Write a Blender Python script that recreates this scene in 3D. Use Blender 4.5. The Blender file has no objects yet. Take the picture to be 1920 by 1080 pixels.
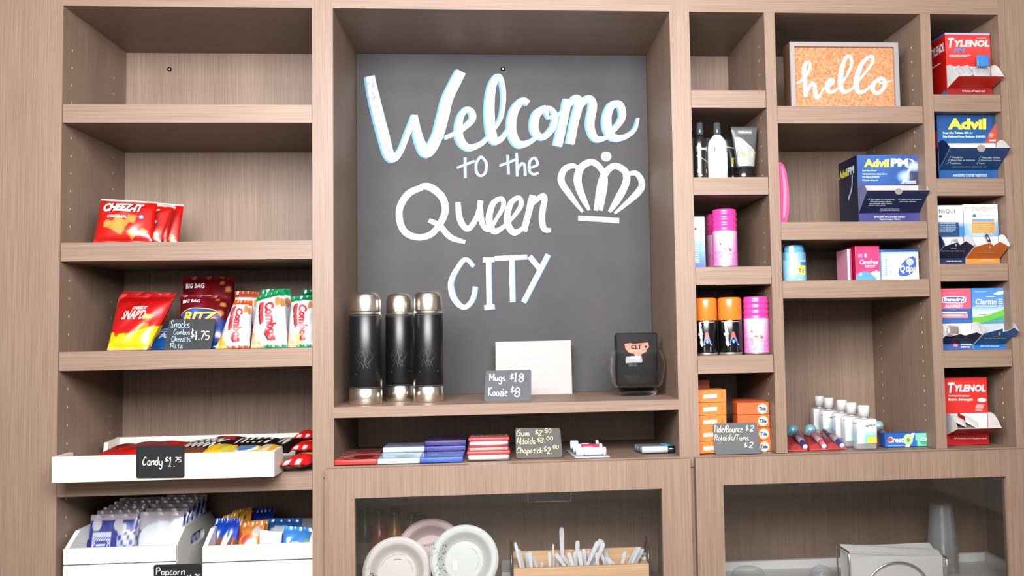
import bpy, bmesh, math, random
from mathutils import Vector, Matrix
V = Vector
rnd = random.Random(7)
scene = bpy.context.scene
COL = scene.collection

# ---------------------------------------------------------------- camera
F_PX, CX, CY = 1803.98, 124.69, -25.37
CAM = V((0.91509, -2.08478, 0.27472))
YAW, PIT, ROL = -0.08197, 0.05894, -0.01747
_c, _s = math.cos(YAW), math.sin(YAW)
FW = V((-_s * math.cos(PIT), _c * math.cos(PIT), math.sin(PIT)))
_rt = V((_c, _s, 0)); _up = _rt.cross(FW)
RT = _rt * math.cos(ROL) + _up * math.sin(ROL)
UP = _up * math.cos(ROL) - _rt * math.sin(ROL)
cd = bpy.data.cameras.new('camera'); co = bpy.data.objects.new('camera', cd); COL.objects.link(co)
cd.sensor_width = 36; cd.lens = F_PX * 36 / 1920
cd.shift_x = -CX / 1920; cd.shift_y = CY / 1920
cd.clip_start = 0.05
m3 = Matrix((RT, UP, -FW)).transposed()
co.matrix_world = Matrix.Translation(CAM) @ m3.to_4x4()
scene.camera = co

# ---------------------------------------------------------------- light
wd = bpy.data.worlds.new('world'); scene.world = wd; wd.use_nodes = True
wd.node_tree.nodes['Background'].inputs[0].default_value = (1.0, 0.97, 0.95, 1)
wd.node_tree.nodes['Background'].inputs[1].default_value = 0.08
def area(name, loc, target, sx, sy, power, col=(1, 1, 1)):
    l = bpy.data.lights.new(name, 'AREA'); l.shape = 'RECTANGLE'; l.size = sx; l.size_y = sy
    l.energy = power; l.color = col
    o = bpy.data.objects.new(name, l); COL.objects.link(o); o.location = loc
    o.rotation_euler = (V(target) - V(loc)).to_track_quat('-Z', 'Y').to_euler()
    return o
area('key_light', (0.86, -1.6, 0.90), (0.98, 0, 0.36), 1.5, 0.7, 72, (0.985, 0.985, 1.0))  # unseen main light hung in mid-air, placed to shape the shelf shadows
area('front_fill_light', (0.5, -4.5, 0.9), (0.95, 0, 0.4), 2.2, 1.3, 16, (1, 0.99, 0.98))  # added fill from behind the camera; the wall there has no window
area('room_fill_light', (0.9, -3.2, 1.83), (0.9, -3.2, 0), 1.2, 1.2, 55, (1, 0.98, 0.96))  # added to brighten the room that glass and steel reflect
vs = scene.view_settings
vs.view_transform = 'Standard'; vs.look = 'None'; vs.gamma = 1; vs.exposure = 0.86; vs.use_curve_mapping = False

# ---------------------------------------------------------------- pixel rays (photo frame 1920x1080)
def ray(u, v):
    return FW + RT * ((u - 960 - CX) / F_PX) - UP * ((v - 540 - CY) / F_PX)
def W(u, v, y):
    d = ray(u, v); return CAM + d * ((y - CAM.y) / d.y)
def Wz(u, v, z):
    d = ray(u, v); return CAM + d * ((z - CAM.z) / d.z)
def Wp(u, v, p, n):
    d = ray(u, v); return CAM + d * ((p - CAM).dot(n) / d.dot(n))

# ---------------------------------------------------------------- layout (metres; counter top is z = 0, cabinet face is y = 0)
A0, A1, B0, B1 = 0.0, 0.5175, 0.5618, 1.30
C0, C1, D0, D1, E0, E1 = 1.3444, 1.5151, 1.5393, 1.8774, 1.9017, 2.063
TOP = 0.9834; BK = 0.347
SA, SB, SC, SD = 0.7715, 0.4781, 0.25, -0.0090
SM = 0.1228
SE, SF, SG, SH = 0.8062, 0.6104, 0.4109, 0.216
SI, SJ, SK = 0.7708, 0.5088, 0.3783
SP, SQ, SR, SS = 0.7979, 0.6052, 0.4114, 0.2176
TH = 0.039
FLOOR = -0.90; CF = -0.33

# ---------------------------------------------------------------- colour + materials
def lin(c):
    return tuple((x / 12.92 if x <= 0.04045 else ((x + 0.055) / 1.055) ** 2.4) for x in c)
def rgb(r, g, b):
    return lin((r / 255, g / 255, b / 255))
def mixc(a, b, t):
    t = max(0, min(1, t)); return tuple(x + (y - x) * t for x, y in zip(a, b))
WHITE = rgb(238, 238, 236); BLACK = rgb(14, 14, 15); RED = rgb(214, 26, 20)
def newmat(name):
    m = bpy.data.materials.new(name); m.use_nodes = True
    return m, m.node_tree.nodes, m.node_tree.links, m.node_tree.nodes['Principled BSDF']
def attr_mat(name, rough, metal=0.0, spec=0.5, coat=0.0, trans=0.0, alpha=1.0):
    m, n, l, b = newmat(name)
    a = n.new('ShaderNodeAttribute'); a.attribute_name = 'Col'
    l.new(a.outputs['Color'], b.inputs['Base Color'])
    b.inputs['Roughness'].default_value = rough; b.inputs['Metallic'].default_value = metal
    b.inputs['Specular IOR Level'].default_value = spec; b.inputs['Coat Weight'].default_value = coat
    b.inputs['Transmission Weight'].default_value = trans; b.inputs['Alpha'].default_value = alpha
    return m
def wood(name, axis, c1, c2, rough=0.5):
    m, n, l, b = newmat(name)
    g = n.new('ShaderNodeNewGeometry'); mp = n.new('ShaderNodeMapping')
    s = [420, 420, 420]; s[axis] = 6
    mp.inputs['Scale'].default_value = s
    l.new(g.outputs['Position'], mp.inputs['Vector'])
    n1 = n.new('ShaderNodeTexNoise'); n1.inputs['Scale'].default_value = 1; n1.inputs['Detail'].default_value = 3
    l.new(mp.outputs[0], n1.inputs['Vector'])
    mp2 = n.new('ShaderNodeMapping'); s2 = [14, 14, 14]; s2[axis] = 0.8
    mp2.inputs['Scale'].default_value = s2; l.new(g.outputs['Position'], mp2.inputs['Vector'])
    n2 = n.new('ShaderNodeTexNoise'); n2.inputs['Scale'].default_value = 1; n2.inputs['Detail'].default_value = 2
    l.new(mp2.outputs[0], n2.inputs['Vector'])
    ad = n.new('ShaderNodeMix'); ad.inputs[0].default_value = 0.3
    l.new(n1.outputs['Fac'], ad.inputs[2]); l.new(n2.outputs['Fac'], ad.inputs[3])
    r = n.new('ShaderNodeValToRGB'); r.color_ramp.elements[0].position = 0.33; r.color_ramp.elements[1].position = 0.67
    r.color_ramp.elements[0].color = (*c1, 1); r.color_ramp.elements[1].color = (*c2, 1)
    l.new(ad.outputs[0], r.inputs[0]); l.new(r.outputs[0], b.inputs['Base Color'])
    b.inputs['Roughness'].default_value = rough; b.inputs['Specular IOR Level'].default_value = 0.35
    bp = n.new('ShaderNodeBump'); bp.inputs['Strength'].default_value = 0.08; bp.inputs['Distance'].default_value = 0.002
    l.new(n1.outputs['Fac'], bp.inputs['Height']); l.new(bp.outputs[0], b.inputs['Normal'])
    return m
def noisy(name, c1, c2, scale, rough, spec=0.5):
    m, n, l, b = newmat(name)
    g = n.new('ShaderNodeNewGeometry'); t = n.new('ShaderNodeTexNoise')
    t.inputs['Scale'].default_value = scale; t.inputs['Detail'].default_value = 5
    l.new(g.outputs['Position'], t.inputs['Vector'])
    r = n.new('ShaderNodeValToRGB'); r.color_ramp.elements[0].position = 0.35; r.color_ramp.elements[1].position = 0.65
    r.color_ramp.elements[0].color = (*c1, 1); r.color_ramp.elements[1].color = (*c2, 1)
    l.new(t.outputs['Fac'], r.inputs[0]); l.new(r.outputs[0], b.inputs['Base Color'])
    b.inputs['Roughness'].default_value = rough; b.inputs['Specular IOR Level'].default_value = spec
    return m
def glassy(name, rough, col, ior=1.45):
    m, n, l, b = newmat(name)
    b.inputs['Base Color'].default_value = (*col, 1); b.inputs['Transmission Weight'].default_value = 1
    b.inputs['Roughness'].default_value = rough; b.inputs['IOR'].default_value = ior
    return m
def thin_clear(name, fac_bias, col=(1, 1, 1), mul=1.0):
    """thin sheet: transparent mixed with a sharp reflection by Fresnel"""
    m, n, l, b = newmat(name); n.remove(b)
    t = n.new('ShaderNodeBsdfTransparent'); t.inputs[0].default_value = (*col, 1)
    g = n.new('ShaderNodeBsdfGlossy'); g.inputs['Roughness'].default_value = 0.03
    f = n.new('ShaderNodeFresnel'); f.inputs[0].default_value = 1.5
    a = n.new('ShaderNodeMath'); a.operation = 'MULTIPLY_ADD'; a.inputs[1].default_value = mul; a.inputs[2].default_value = fac_bias; l.new(f.outputs[0], a.inputs[0])
    mx = n.new('ShaderNodeMixShader'); l.new(a.outputs[0], mx.inputs[0]); l.new(t.outputs[0], mx.inputs[1]); l.new(g.outputs[0], mx.inputs[2])
    l.new(mx.outputs[0], n['Material Output'].inputs[0])
    return m
def hazy(name, fac):
    """frosted thin plastic: mostly see-through, a little milky, with a soft sheen"""
    m = thin_clear(name, 0.01, mul=0.3); n, l = m.node_tree.nodes, m.node_tree.links
    d = n.new('ShaderNodeBsdfDiffuse'); d.inputs[0].default_value = (0.55, 0.57, 0.58, 1)
    mx = n.new('ShaderNodeMixShader'); mx.inputs[0].default_value = fac
    l.new(n['Material Output'].inputs[0].links[0].from_socket, mx.inputs[1]); l.new(d.outputs[0], mx.inputs[2]); l.new(mx.outputs[0], n['Material Output'].inputs[0])
    return m
WD1, WD2 = rgb(98, 78, 64.5), rgb(119, 99, 85)
M = {
    'wv': wood('wood_vertical_grain', 2, WD1, WD2), 'wh': wood('wood_horizontal_grain', 0, WD1, WD2),
    'wd': wood('wood_depth_grain', 1, WD1, WD2),
    'pine': wood('pale_pine', 0, rgb(162, 128, 90), rgb(186, 154, 118)),
    'print': attr_mat('printed_card', 0.42), 'matte': attr_mat('matte_print', 0.75, spec=0.25),
    'gloss': attr_mat('glossy_plastic', 0.22), 'foil': attr_mat('printed_foil', 0.28, metal=0.12, coat=0.3),
    'metal': attr_mat('coloured_metal', 0.32, metal=1.0), 'satin': attr_mat('satin_paint', 0.5),
    'board': noisy('chalkboard_paint', rgb(38, 36, 38), rgb(46, 43, 45), 9, 0.6, 0.35),
    'chalk': noisy('chalk', rgb(140, 140, 145), rgb(184, 184, 186), 80, 0.9, 0.1),
    'steel': attr_mat('brushed_steel', 0.27, metal=1.0),
    'leather': noisy('black_leather', rgb(9, 9, 11), rgb(13, 13, 14), 500, 0.36, 0.4),
    'cork': noisy('orange_cork', rgb(152, 82, 50), rgb(182, 122, 90), 190, 0.8, 0.2),
    'glass': glassy('clear_glass', 0.02, (0.97, 0.99, 0.98), 1.25), 'pane': thin_clear('window_pane', 0.05),
    'film': thin_clear('clear_film', 0.02, mul=0.5), 'cup': hazy('clear_cup_plastic', 0.12),
    'haze': hazy('hazy_plastic', 0.22), 'gel': glassy('clear_gel', 0.02, (0.97, 0.98, 0.99), 1.35),
    'amber': glassy('amber_syrup', 0.02, (0.75, 0.33, 0.05), 1.35),
    'floor': noisy('floor_tile', rgb(120, 110, 100), rgb(135, 125, 115), 3, 0.5),
    'wall': noisy('wall_paint', rgb(176, 172, 166), rgb(182, 178, 172), 5, 0.8),
}

# ---------------------------------------------------------------- mesh builder
ALB = 0.53     # printed inks and paints never reach full white
class MB:
    def __init__(s): s.v = []; s.f = []; s.m = []; s.c = []; s.sm = []; s.mats = []
    def mi(s, mat):
        if mat not in s.mats: s.mats.append(mat)
        return s.mats.index(mat)
    def add(s, vs, fs, mat, col=(0.8, 0.8, 0.8), smooth=False):
        o = len(s.v); s.v += [V(p) for p in vs]
        if mat in ('steel', 'metal') and not isinstance(col, list): col = tuple(x / ALB for x in col)
        s.c += list(col) if isinstance(col, list) else [col] * len(vs)
        k = s.mi(mat)
        for f in fs: s.f.append([o + i for i in f]); s.m.append(k); s.sm.append(smooth)
    def box(s, x0, x1, y0, y1, z0, z1, mat, col=(0.8, 0.8, 0.8)):
        p = [(x, y, z) for z in (z0, z1) for y in (y0, y1) for x in (x0, x1)]
        s.add(p, [(0, 1, 5, 4), (3, 2, 6, 7), (2, 0, 4, 6), (1, 3, 7, 5), (4, 5, 7, 6), (2, 3, 1, 0)], mat, col)
    def rbox(s, x0, x1, y0, y1, z0, z1, r, mat, col=(0.8, 0.8, 0.8), seg=2, xf=None, smooth=True):
        bm = bmesh.new(); bmesh.ops.create_cube(bm, size=1)
        for q in bm.verts: q.co = V(((x0 + x1) / 2 + q.co.x * (x1 - x0), (y0 + y1) / 2 + q.co.y * (y1 - y0), (z0 + z1) / 2 + q.co.z * (z1 - z0)))
        bmesh.ops.bevel(bm, geom=bm.edges[:], offset=r, segments=seg, affect='EDGES', profile=0.5)
        bm.verts.index_update()
        s.add([(xf(q.co) if xf else q.co.copy()) for q in bm.verts], [[q.index for q in f.verts] for f in bm.faces], mat, col, smooth)
        bm.free()
    def hexa(s, p, mat, col=(0.8, 0.8, 0.8)):
        s.add(p, [(0, 1, 5, 4), (3, 2, 6, 7), (2, 0, 4, 6), (1, 3, 7, 5), (4, 5, 7, 6), (2, 3, 1, 0)], mat, col)
    def grid(s, fn, ns, nt, mat, art=None, col=(0.8, 0.8, 0.8), smooth=False):
        vs, cs = [], []
        for j in range(nt + 1):
            for i in range(ns + 1):
                a, b = i / ns, j / nt; vs.append(fn(a, b)); cs.append(art(a, b) if art else col)
        w = ns + 1
        s.add(vs, [(j * w + i, j * w + i + 1, (j + 1) * w + i + 1, (j + 1) * w + i) for j in range(nt) for i in range(ns)], mat, cs, smooth)
    def poly(s, pts, mat, col):
        s.add(pts, [list(range(len(pts)))], mat, col)
    def slab(s, pts, n, th, mat, col, mat2=None, col2=None):
        """outline extruded by th along n; front face is the given outline"""
        k = len(pts); b = [p + n * th for p in pts]
        s.add(pts, [list(range(k))], mat, col)
        s.add(b, [list(range(k))[::-1]], mat2 or mat, col2 or col)
        s.add(list(pts) + b, [(i, i + k, (i + 1) % k + k, (i + 1) % k) for i in range(k)], mat2 or mat, col2 or col)
    def lathe(s, prof, c, mat, col=(0.8, 0.8, 0.8), seg=32, ax=None, ux=None, smooth=True, sx=1.0, sy=1.0):
        c = V(c); ax = ax or V((0, 0, 1)); ux = ux or V((1, 0, 0)); uy = ax.cross(ux)
        vs = []
        for r, z in prof:
            for i in range(seg):
                a = 2 * math.pi * i / seg; vs.append(c + ax * z + ux * (r * sx * math.cos(a)) + uy * (r * sy * math.sin(a)))
        fs = [(j * seg + i, j * seg + (i + 1) % seg, (j + 1) * seg + (i + 1) % seg, (j + 1) * seg + i) for j in range(len(prof) - 1) for i in range(seg)]
        if prof[0][0] < 1e-5 or prof[-1][0] < 1e-5: pass
        s.add(vs, fs, mat, col, smooth)
    def cyl(s, p0, p1, r, mat, col, seg=16):
        p0, p1 = V(p0), V(p1); ax = (p1 - p0).normalized(); L = (p1 - p0).length
        ux = ax.orthogonal().normalized()
        b = min(r * 0.15, L * 0.2)
        s.lathe([(0, 0), (r - b, 0), (r, b), (r, L - b), (r - b, L), (0, L)], p0, mat, col, seg, ax, ux)
    def tube(s, pts, r, mat, col, seg=8):
        pts = [V(p) for p in pts]; rings = []; n = len(pts); prev = None
        for i, p in enumerate(pts):
            t = (pts[min(i + 1, n - 1)] - pts[max(i - 1, 0)]).normalized()
            u = (prev - t * prev.dot(t)).normalized() if prev else t.orthogonal().normalized(); prev = u
            w = t.cross(u)
            rings += [p + u * (r * math.cos(2 * math.pi * k / seg)) + w * (r * math.sin(2 * math.pi * k / seg)) for k in range(seg)]
        fs = [(j * seg + i, j * seg + (i + 1) % seg, (j + 1) * seg + (i + 1) % seg, (j + 1) * seg + i) for j in range(n - 1) for i in range(seg)]
        fs += [list(range(seg))[::-1], list(range((n - 1) * seg, n * seg))]
        s.add(rings, fs, mat, col, True)
    def text(s, t, u0, v0, u1, v1, col, fn, bold=0.0, shear=0.0, mat='print', rot=0, sub=None):
        """text fitted to a rectangle (u right, v down); fn maps (u, v) to a point"""
        vs, fs, (ax, ay, bx, by) = text_mesh(t, bold, shear, bool(sub or getattr(s, 'sub', False)))
        out = []
        for x, y in vs:
            a, b = (x - ax) / (bx - ax), 1 - (y - ay) / (by - ay)
            if rot == 90: a, b = 1 - b, a       # reads downwards
            if rot == -90: a, b = b, 1 - a      # reads upwards
            out.append(fn(u0 + (u1 - u0) * a, v0 + (v1 - v0) * b))
        s.add(out, fs, mat, col)
    def stroke(s, pts, w, col, fn, mat='chalk', smooth=True, closed=False):
        """a hand drawn line; pts (u, v[, width])"""
        q = [(p[0], p[1], p[2] if len(p) > 2 else w) for p in pts]
        if smooth and len(q) > 2:
            r = []; n = len(q)
            for i in range(n - 1):
                a, b, c, d = q[max(i - 1, 0)], q[i], q[i + 1], q[min(i + 2, n - 1)]
                for k in range(6):
                    t = k / 6
                    r.append(tuple(0.5 * (2 * b[j] + (c[j] - a[j]) * t + (2 * a[j] - 5 * b[j] + 4 * c[j] - d[j]) * t * t + (3 * b[j] - a[j] - 3 * c[j] + d[j]) * t ** 3) for j in range(3)))
            q = r + [q[-1]]
        L, R = [], []; n = len(q)
        for i in range(n):
            a, b = q[max(i - 1, 0)], q[min(i + 1, n - 1)]
            dx, dy = b[0] - a[0], b[1] - a[1]; l = math.hypot(dx, dy) or 1
            h = q[i][2] / 2
            L.append((q[i][0] - dy / l * h, q[i][1] + dx / l * h)); R.append((q[i][0] + dy / l * h, q[i][1] - dx / l * h))
        s.nlift = getattr(s, 'nlift', 0) + 1
        lift = [V((0, -(s.nlift * 3e-5 + i * 6e-6), 0)) for i in range(n)]
        s.add([fn(*p) + lift[i] for i, p in enumerate(L)] + [fn(*p) + lift[i] for i, p in enumerate(R)], [(i, i + 1, n + i + 1, n + i) for i in range(n - 1)], mat, col)
    def hand(s, t, u0, v0, u1, v1, w, col, fn, mat='matte', slant=0.12):
        """handwriting fitted to a rectangle"""
        x = 0; st = []
        for ch in t:
            if ch == ' ': x += 3; continue
            adv, body = GLY[ch]
            for part in body.split('/'):
                st.append([(x + int(q[0]) + (int(q[1]) - 3) * slant, int(q[1])) for q in part.split()])
            x += adv
        xs = [p[0] for k in st for p in k]; ys = [p[1] for k in st for p in k]
        ax, bx, ay, by = min(xs), max(xs), min(ys), max(ys)
        for k in st:
            s.stroke([(u0 + (u1 - u0) * (p[0] - ax) / (bx - ax), v1 - (v1 - v0) * (p[1] - ay) / (by - ay)) for p in k], w, col, fn, mat)
    def bars(s, u0, v0, u1, v1, n, col, fn, seed=0, mat='print', cov=0.55):
        """lines of print too small to read: rows of little word-long dashes"""
        r = random.Random(seed); h = (v1 - v0) / n
        for i in range(n):
            u = u0; e = u1 - (u1 - u0) * r.random() * 0.3
            while u < e:
                l = min((u1 - u0) * (0.07 + 0.16 * r.random()), e - u)
                if l > 0.15:
                    va, vb = v0 + h * i, v0 + h * (i + cov)
                    s.poly([fn(u, vb), fn(u + l, vb), fn(u + l, va), fn(u, va)], mat, col)
                u += l + (u1 - u0) * 0.025
    def disc(s, u, v, ru, rv, col, fn, mat='print', seg=20):
        s.poly([fn(u + ru * math.cos(2 * math.pi * i / seg), v - rv * math.sin(2 * math.pi * i / seg)) for i in range(seg)], mat, col)
    def rect(s, u0, v0, u1, v1, col, fn, mat='print'):
        s.poly([fn(u0, v1), fn(u1, v1), fn(u1, v0), fn(u0, v0)], mat, col)
    def build(s, name, parent=None, loc=None):
        me = bpy.data.meshes.new(name)
        o = bpy.data.objects.new(name, me); COL.objects.link(o)
        if parent is not None:
            o.parent = parent; base = V(parent.get('_b', (0, 0, 0))); o['_b'] = list(base)
        else:
            base = V(loc) if loc is not None else V((sum(p.x for p in s.v) / len(s.v), sum(p.y for p in s.v) / len(s.v), min(p.z for p in s.v)))
            o.location = base; o['_b'] = list(base)
        me.from_pydata([p - base for p in s.v], [], s.f)
        ca = me.color_attributes.new('Col', 'FLOAT_COLOR', 'POINT')
        ca.data.foreach_set('color', [x for c in s.c for x in (c[0] * ALB, c[1] * ALB, c[2] * ALB, 1.0)])
        for k in s.mats: me.materials.append(M[k])
        me.polygons.foreach_set('material_index', s.m); me.polygons.foreach_set('use_smooth', s.sm)
        me.update()
        return o
def tag(o, label, cat, group=None, kind=None):
    if label: o['label'] = label
    if cat: o['category'] = cat
    if group: o['group'] = group
    if kind: o['kind'] = kind
    return o
def thing(name, label, cat, loc, group=None):
    o = bpy.data.objects.new(name, None); COL.objects.link(o); o.location = loc; o['_b'] = list(loc)
    o.empty_display_size = 0.02
    return tag(o, label, cat, group)
ORD = 'first second third fourth fifth sixth seventh eighth ninth tenth eleventh twelfth thirteenth fourteenth fifteenth sixteenth seventeenth eighteenth nineteenth twentieth'.split()
_tc = {}
def text_mesh(t, bold, shear, sub=False):
    k = (t, bold, shear, sub)
    if k not in _tc:
        cu = bpy.data.curves.new('t', 'FONT'); cu.body = t; cu.size = 1; cu.offset = bold; cu.shear = shear; cu.resolution_u = 2
        ob = bpy.data.objects.new('t', cu); COL.objects.link(ob)
        bpy.context.view_layer.update()
        ev = ob.evaluated_get(bpy.context.evaluated_depsgraph_get()); me = ev.to_mesh()
        vs = [(p.co.x, p.co.y) for p in me.vertices]; fs = [list(p.vertices) for p in me.polygons]
        if sub:
            bm = bmesh.new(); bm.from_mesh(me)
            bmesh.ops.triangulate(bm, faces=bm.faces[:])
            for _ in range(4):
                long = [e for e in bm.edges if e.calc_length() > 0.16]
                if not long: break
                bmesh.ops.subdivide_edges(bm, edges=long, cuts=1)
                bmesh.ops.triangulate(bm, faces=[f for f in bm.faces if len(f.verts) > 3])
            bm.verts.index_update()
            vs = [(p.co.x, p.co.y) for p in bm.verts]; fs = [[p.index for p in f.verts] for f in bm.faces]; bm.free()
        ev.to_mesh_clear(); bpy.data.objects.remove(ob); bpy.data.curves.remove(cu)
        _tc[k] = (vs, fs, (min(p[0] for p in vs), min(p[1] for p in vs), max(p[0] for p in vs), max(p[1] for p in vs)))
    return _tc[k]
GLY = {'a': (6, '46 16 04 13 33 46/46 43 53'), 'b': (6, '09 03/05 26 45 43 23 03'), 'c': (5, '36 16 04 13 43'), 'd': (6, '46 16 04 13 33 46/49 43'),
 'e': (5, '05 35 36 16 04 13 43'), 'g': (6, '46 16 04 13 33 46/46 41 20 01'), 'h': (6, '09 03/05 26 46 43'), 'i': (3, '06 03 13/07 08'),
 'k': (6, '09 03/46 04 43'), 'l': (3, '09 03 13'), 'm': (8, '06 03/05 16 26 33/35 46 56 63'), 'n': (6, '06 03/05 26 46 43'), 'o': (6, '26 05 04 13 33 44 45 26'),
 'p': (6, '06 00/05 26 45 43 23 03'), 'r': (5, '06 03/05 26 36'), 's': (5, '36 16 05 34 33 03'), 't': (5, '28 23 33/06 46'), 'u': (6, '06 04 13 33 46/46 43 53'),
 'z': (5, '06 36 03 43'), 'y': (6, '06 04 13 33/46 41 20 01'), 'C': (7, '58 39 17 05 13 33 54'), 'G': (7, '58 39 17 05 13 33 54 56 36'), 'S': (7, '58 39 18 26 45 43 23 04'),
 'R': (7, '09 03/08 39 57 36 06/26 53'), 'P': (7, '09 03/08 39 57 36 06'), 'M': (8, '03 09 35 69 63'), 'K': (7, '09 03/59 06 53'), 'A': (7, '03 29 53/15 45'),
 'T': (7, '09 59/29 23'), 'B': (7, '09 03/09 39 47 26 06/26 55 43 03'), '$': (6, '48 17 16 45 44 04/29 23'), '0': (6, '29 07 05 23 44 47 29'), '1': (4, '08 19 13/03 23'),
 '2': (6, '08 29 48 36 03 43'), '3': (6, '08 29 48 26 45 33 04'), '5': (6, '49 09 06 36 45 33 03'), '7': (6, '09 49 13'), '8': (6, '29 07 26 45 33 13 04 26 47 29'),
 '.': (3, '03 13'), '/': (5, '02 49')}
def on(y): return lambda u, v: W(u, v, y)
def onp(p, n): return lambda u, v: Wp(u, v, p, n)

# ================================================================ setting
def struct(name, *bx):
    b = MB(); b.box(*bx); tag(b.build(name), None, None, kind='structure')
struct('floor', -2.3, 4.0, -4.7, 0.4, FLOOR - 0.05, FLOOR, 'floor')
struct('wall_back', -2.3, 4.0, 0.37, 0.47, FLOOR, 1.85, 'wall')
struct('wall_front', -2.3, 4.0, -4.8, -4.7, FLOOR, 1.85, 'wall')
struct('wall_left', -2.4, -2.3, -4.7, 0.4, FLOOR, 1.85, 'wall')
struct('wall_right', 4.0, 4.1, -4.7, 0.4, FLOOR, 1.85, 'wall')
struct('ceiling', -2.3, 4.0, -4.7, 0.4, 1.85, 1.9, 'wall')

# ================================================================ built-in shelving
HT = 1.16                      # top of the built-in
def pin_holes(b, x, side, zs, ys, r=0.0027):
    for y in ys:
        for z in zs:
            c = V((x + side * 0.0004, y, z))
            b.poly([c + V((0, math.cos(k * math.pi / 4 * side) * r, math.sin(k * math.pi / 4) * r)) for k in range(8)], 'matte', rgb(236, 222, 210))
def panel(root, name, x0, x1, y0, y1, z0, z1, mat, holes=None, label=None):
    b = MB(); b.box(x0, x1, y0, y1, z0, z1, mat)
    for h in holes or []: pin_holes(b, *h)
    o = b.build(name, root)
    if label: o['label'] = label
    return o
def shelf(root, x0, x1, zt, th=TH):
    b = MB(); b.box(x0 + 0.001, x1 - 0.001, 0.002, 0.022, zt - th, zt, 'wh'); b.box(x0 + 0.001, x1 - 0.001, 0.0221, BK - 0.004, zt - th + 0.001, zt, 'wh')
    return b.build('shelf', root)
FR = [0.05, 0.29]
def zs(a, b_, n): return [a + (b_ - a) * i / (n - 1) for i in range(n)]
# ---- left unit
mAB = (A1 + B0) / 2; mBC = (B1 + C0) / 2
r = thing('bookcase', 'tall open shelf unit holding snack bags, candy tray and crates', 'bookcase', (A0, 0, FLOOR))
holes_l = zs(-0.25, 0.90, 31)
panel(r, 'side_panel', -0.42, A0, 0, BK, FLOOR, HT, 'wv', [(A0, 1, holes_l, [0.045, 0.27])])
panel(r, 'side_panel', A1, mAB, 0, BK, FLOOR, HT, 'wv')
panel(r, 'back_panel', A0, A1, BK, BK + 0.015, FLOOR, HT, 'wv')
panel(r, 'header', A0, A1, 0, BK, TOP, HT, 'wh')
for z in (SA, SB, SC, SD): shelf(r, A0, A1, z)
panel(r, 'shelf', A0, A1, 0.002, BK - 0.004, CF - 0.04, CF, 'wh')
panel(r, 'base_panel', A0, A1, 0.002, 0.022, FLOOR, CF - 0.041, 'wv')
b = MB(); p = W(318, 130, BK); b.lathe([(0, -0.004), (0.0048, -0.004), (0.0055, 0)], p, 'matte', BLACK, 16, V((0, 1, 0)), V((1, 0, 0)))
b.lathe([(0, -0.0046), (0.0018, -0.0042)], p, 'steel', (0.7, 0.7, 0.7), 12, V((0, 1, 0)), V((1, 0, 0)))
b.build('screw', r)['label'] = 'dark screw head in the back panel'
# ---- centre unit
r = thing('alcove_cabinet', 'middle unit with deep alcove framing the chalkboard and a low cubby under it', 'cabinet', ((B0 + B1) / 2, 0, 0))
panel(r, 'side_panel', mAB, B0, 0, BK, -0.001, HT, 'wv'); panel(r, 'side_panel', B1, mBC, 0, BK, -0.001, HT, 'wv')
panel(r, 'back_panel', B0, B1, BK, BK + 0.015, 0, HT, 'wv'); panel(r, 'header', B0, B1, 0, BK, TOP, HT, 'wh')
b = MB(); b.box(B0, B1, 0.0, BK - 0.001, SM - 0.0225, SM, 'wh'); b.build('shelf', r)
panel(r, 'counter_board', mAB, mBC, 0, BK, -0.024, -0.0012, 'wh')
# ---- right unit
r = thing('cubby_cabinet', 'pigeonhole unit of three shelf columns holding toiletries and medicine boxes', 'cabinet', ((C0 + E1) / 2, 0, 0))
panel(r, 'side_panel', mBC, C0, 0, BK, -0.001, HT, 'wv')
hz = zs(0.06, 0.92, 27)
panel(r, 'divider_panel', C1, D0, 0, BK - 0.001, 0, TOP, 'wv', [(C1, -1, hz, FR)])
panel(r, 'divider_panel', D1, E0, 0, BK - 0.001, 0, TOP, 'wv', [(D1, -1, hz, FR)])
panel(r, 'side_panel', E1, E1 + 0.0175, 0, BK, -0.001, HT, 'wv', [(E1, -1, hz, FR)])
panel(r, 'filler_panel', E1 + 0.0187, E1 + 0.45, 0.0015, BK, -0.001, HT, 'wv')
panel(r, 'back_panel', C0, E1, BK, BK + 0.015, 0, HT, 'wv'); panel(r, 'header', C0, E1, 0, BK, TOP, HT, 'wh')
for z in (SE, SF, SG, SH): shelf(r, C0, C1, z)
for z in (SI, SJ, SK): shelf(r, D0, D1, z)
for z in (SP, SQ, SR, SS): shelf(r, E0, E1, z)
panel(r, 'counter_board', mBC, E1 + 0.45, 0, BK, -0.024, -0.0012, 'wh')
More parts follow.
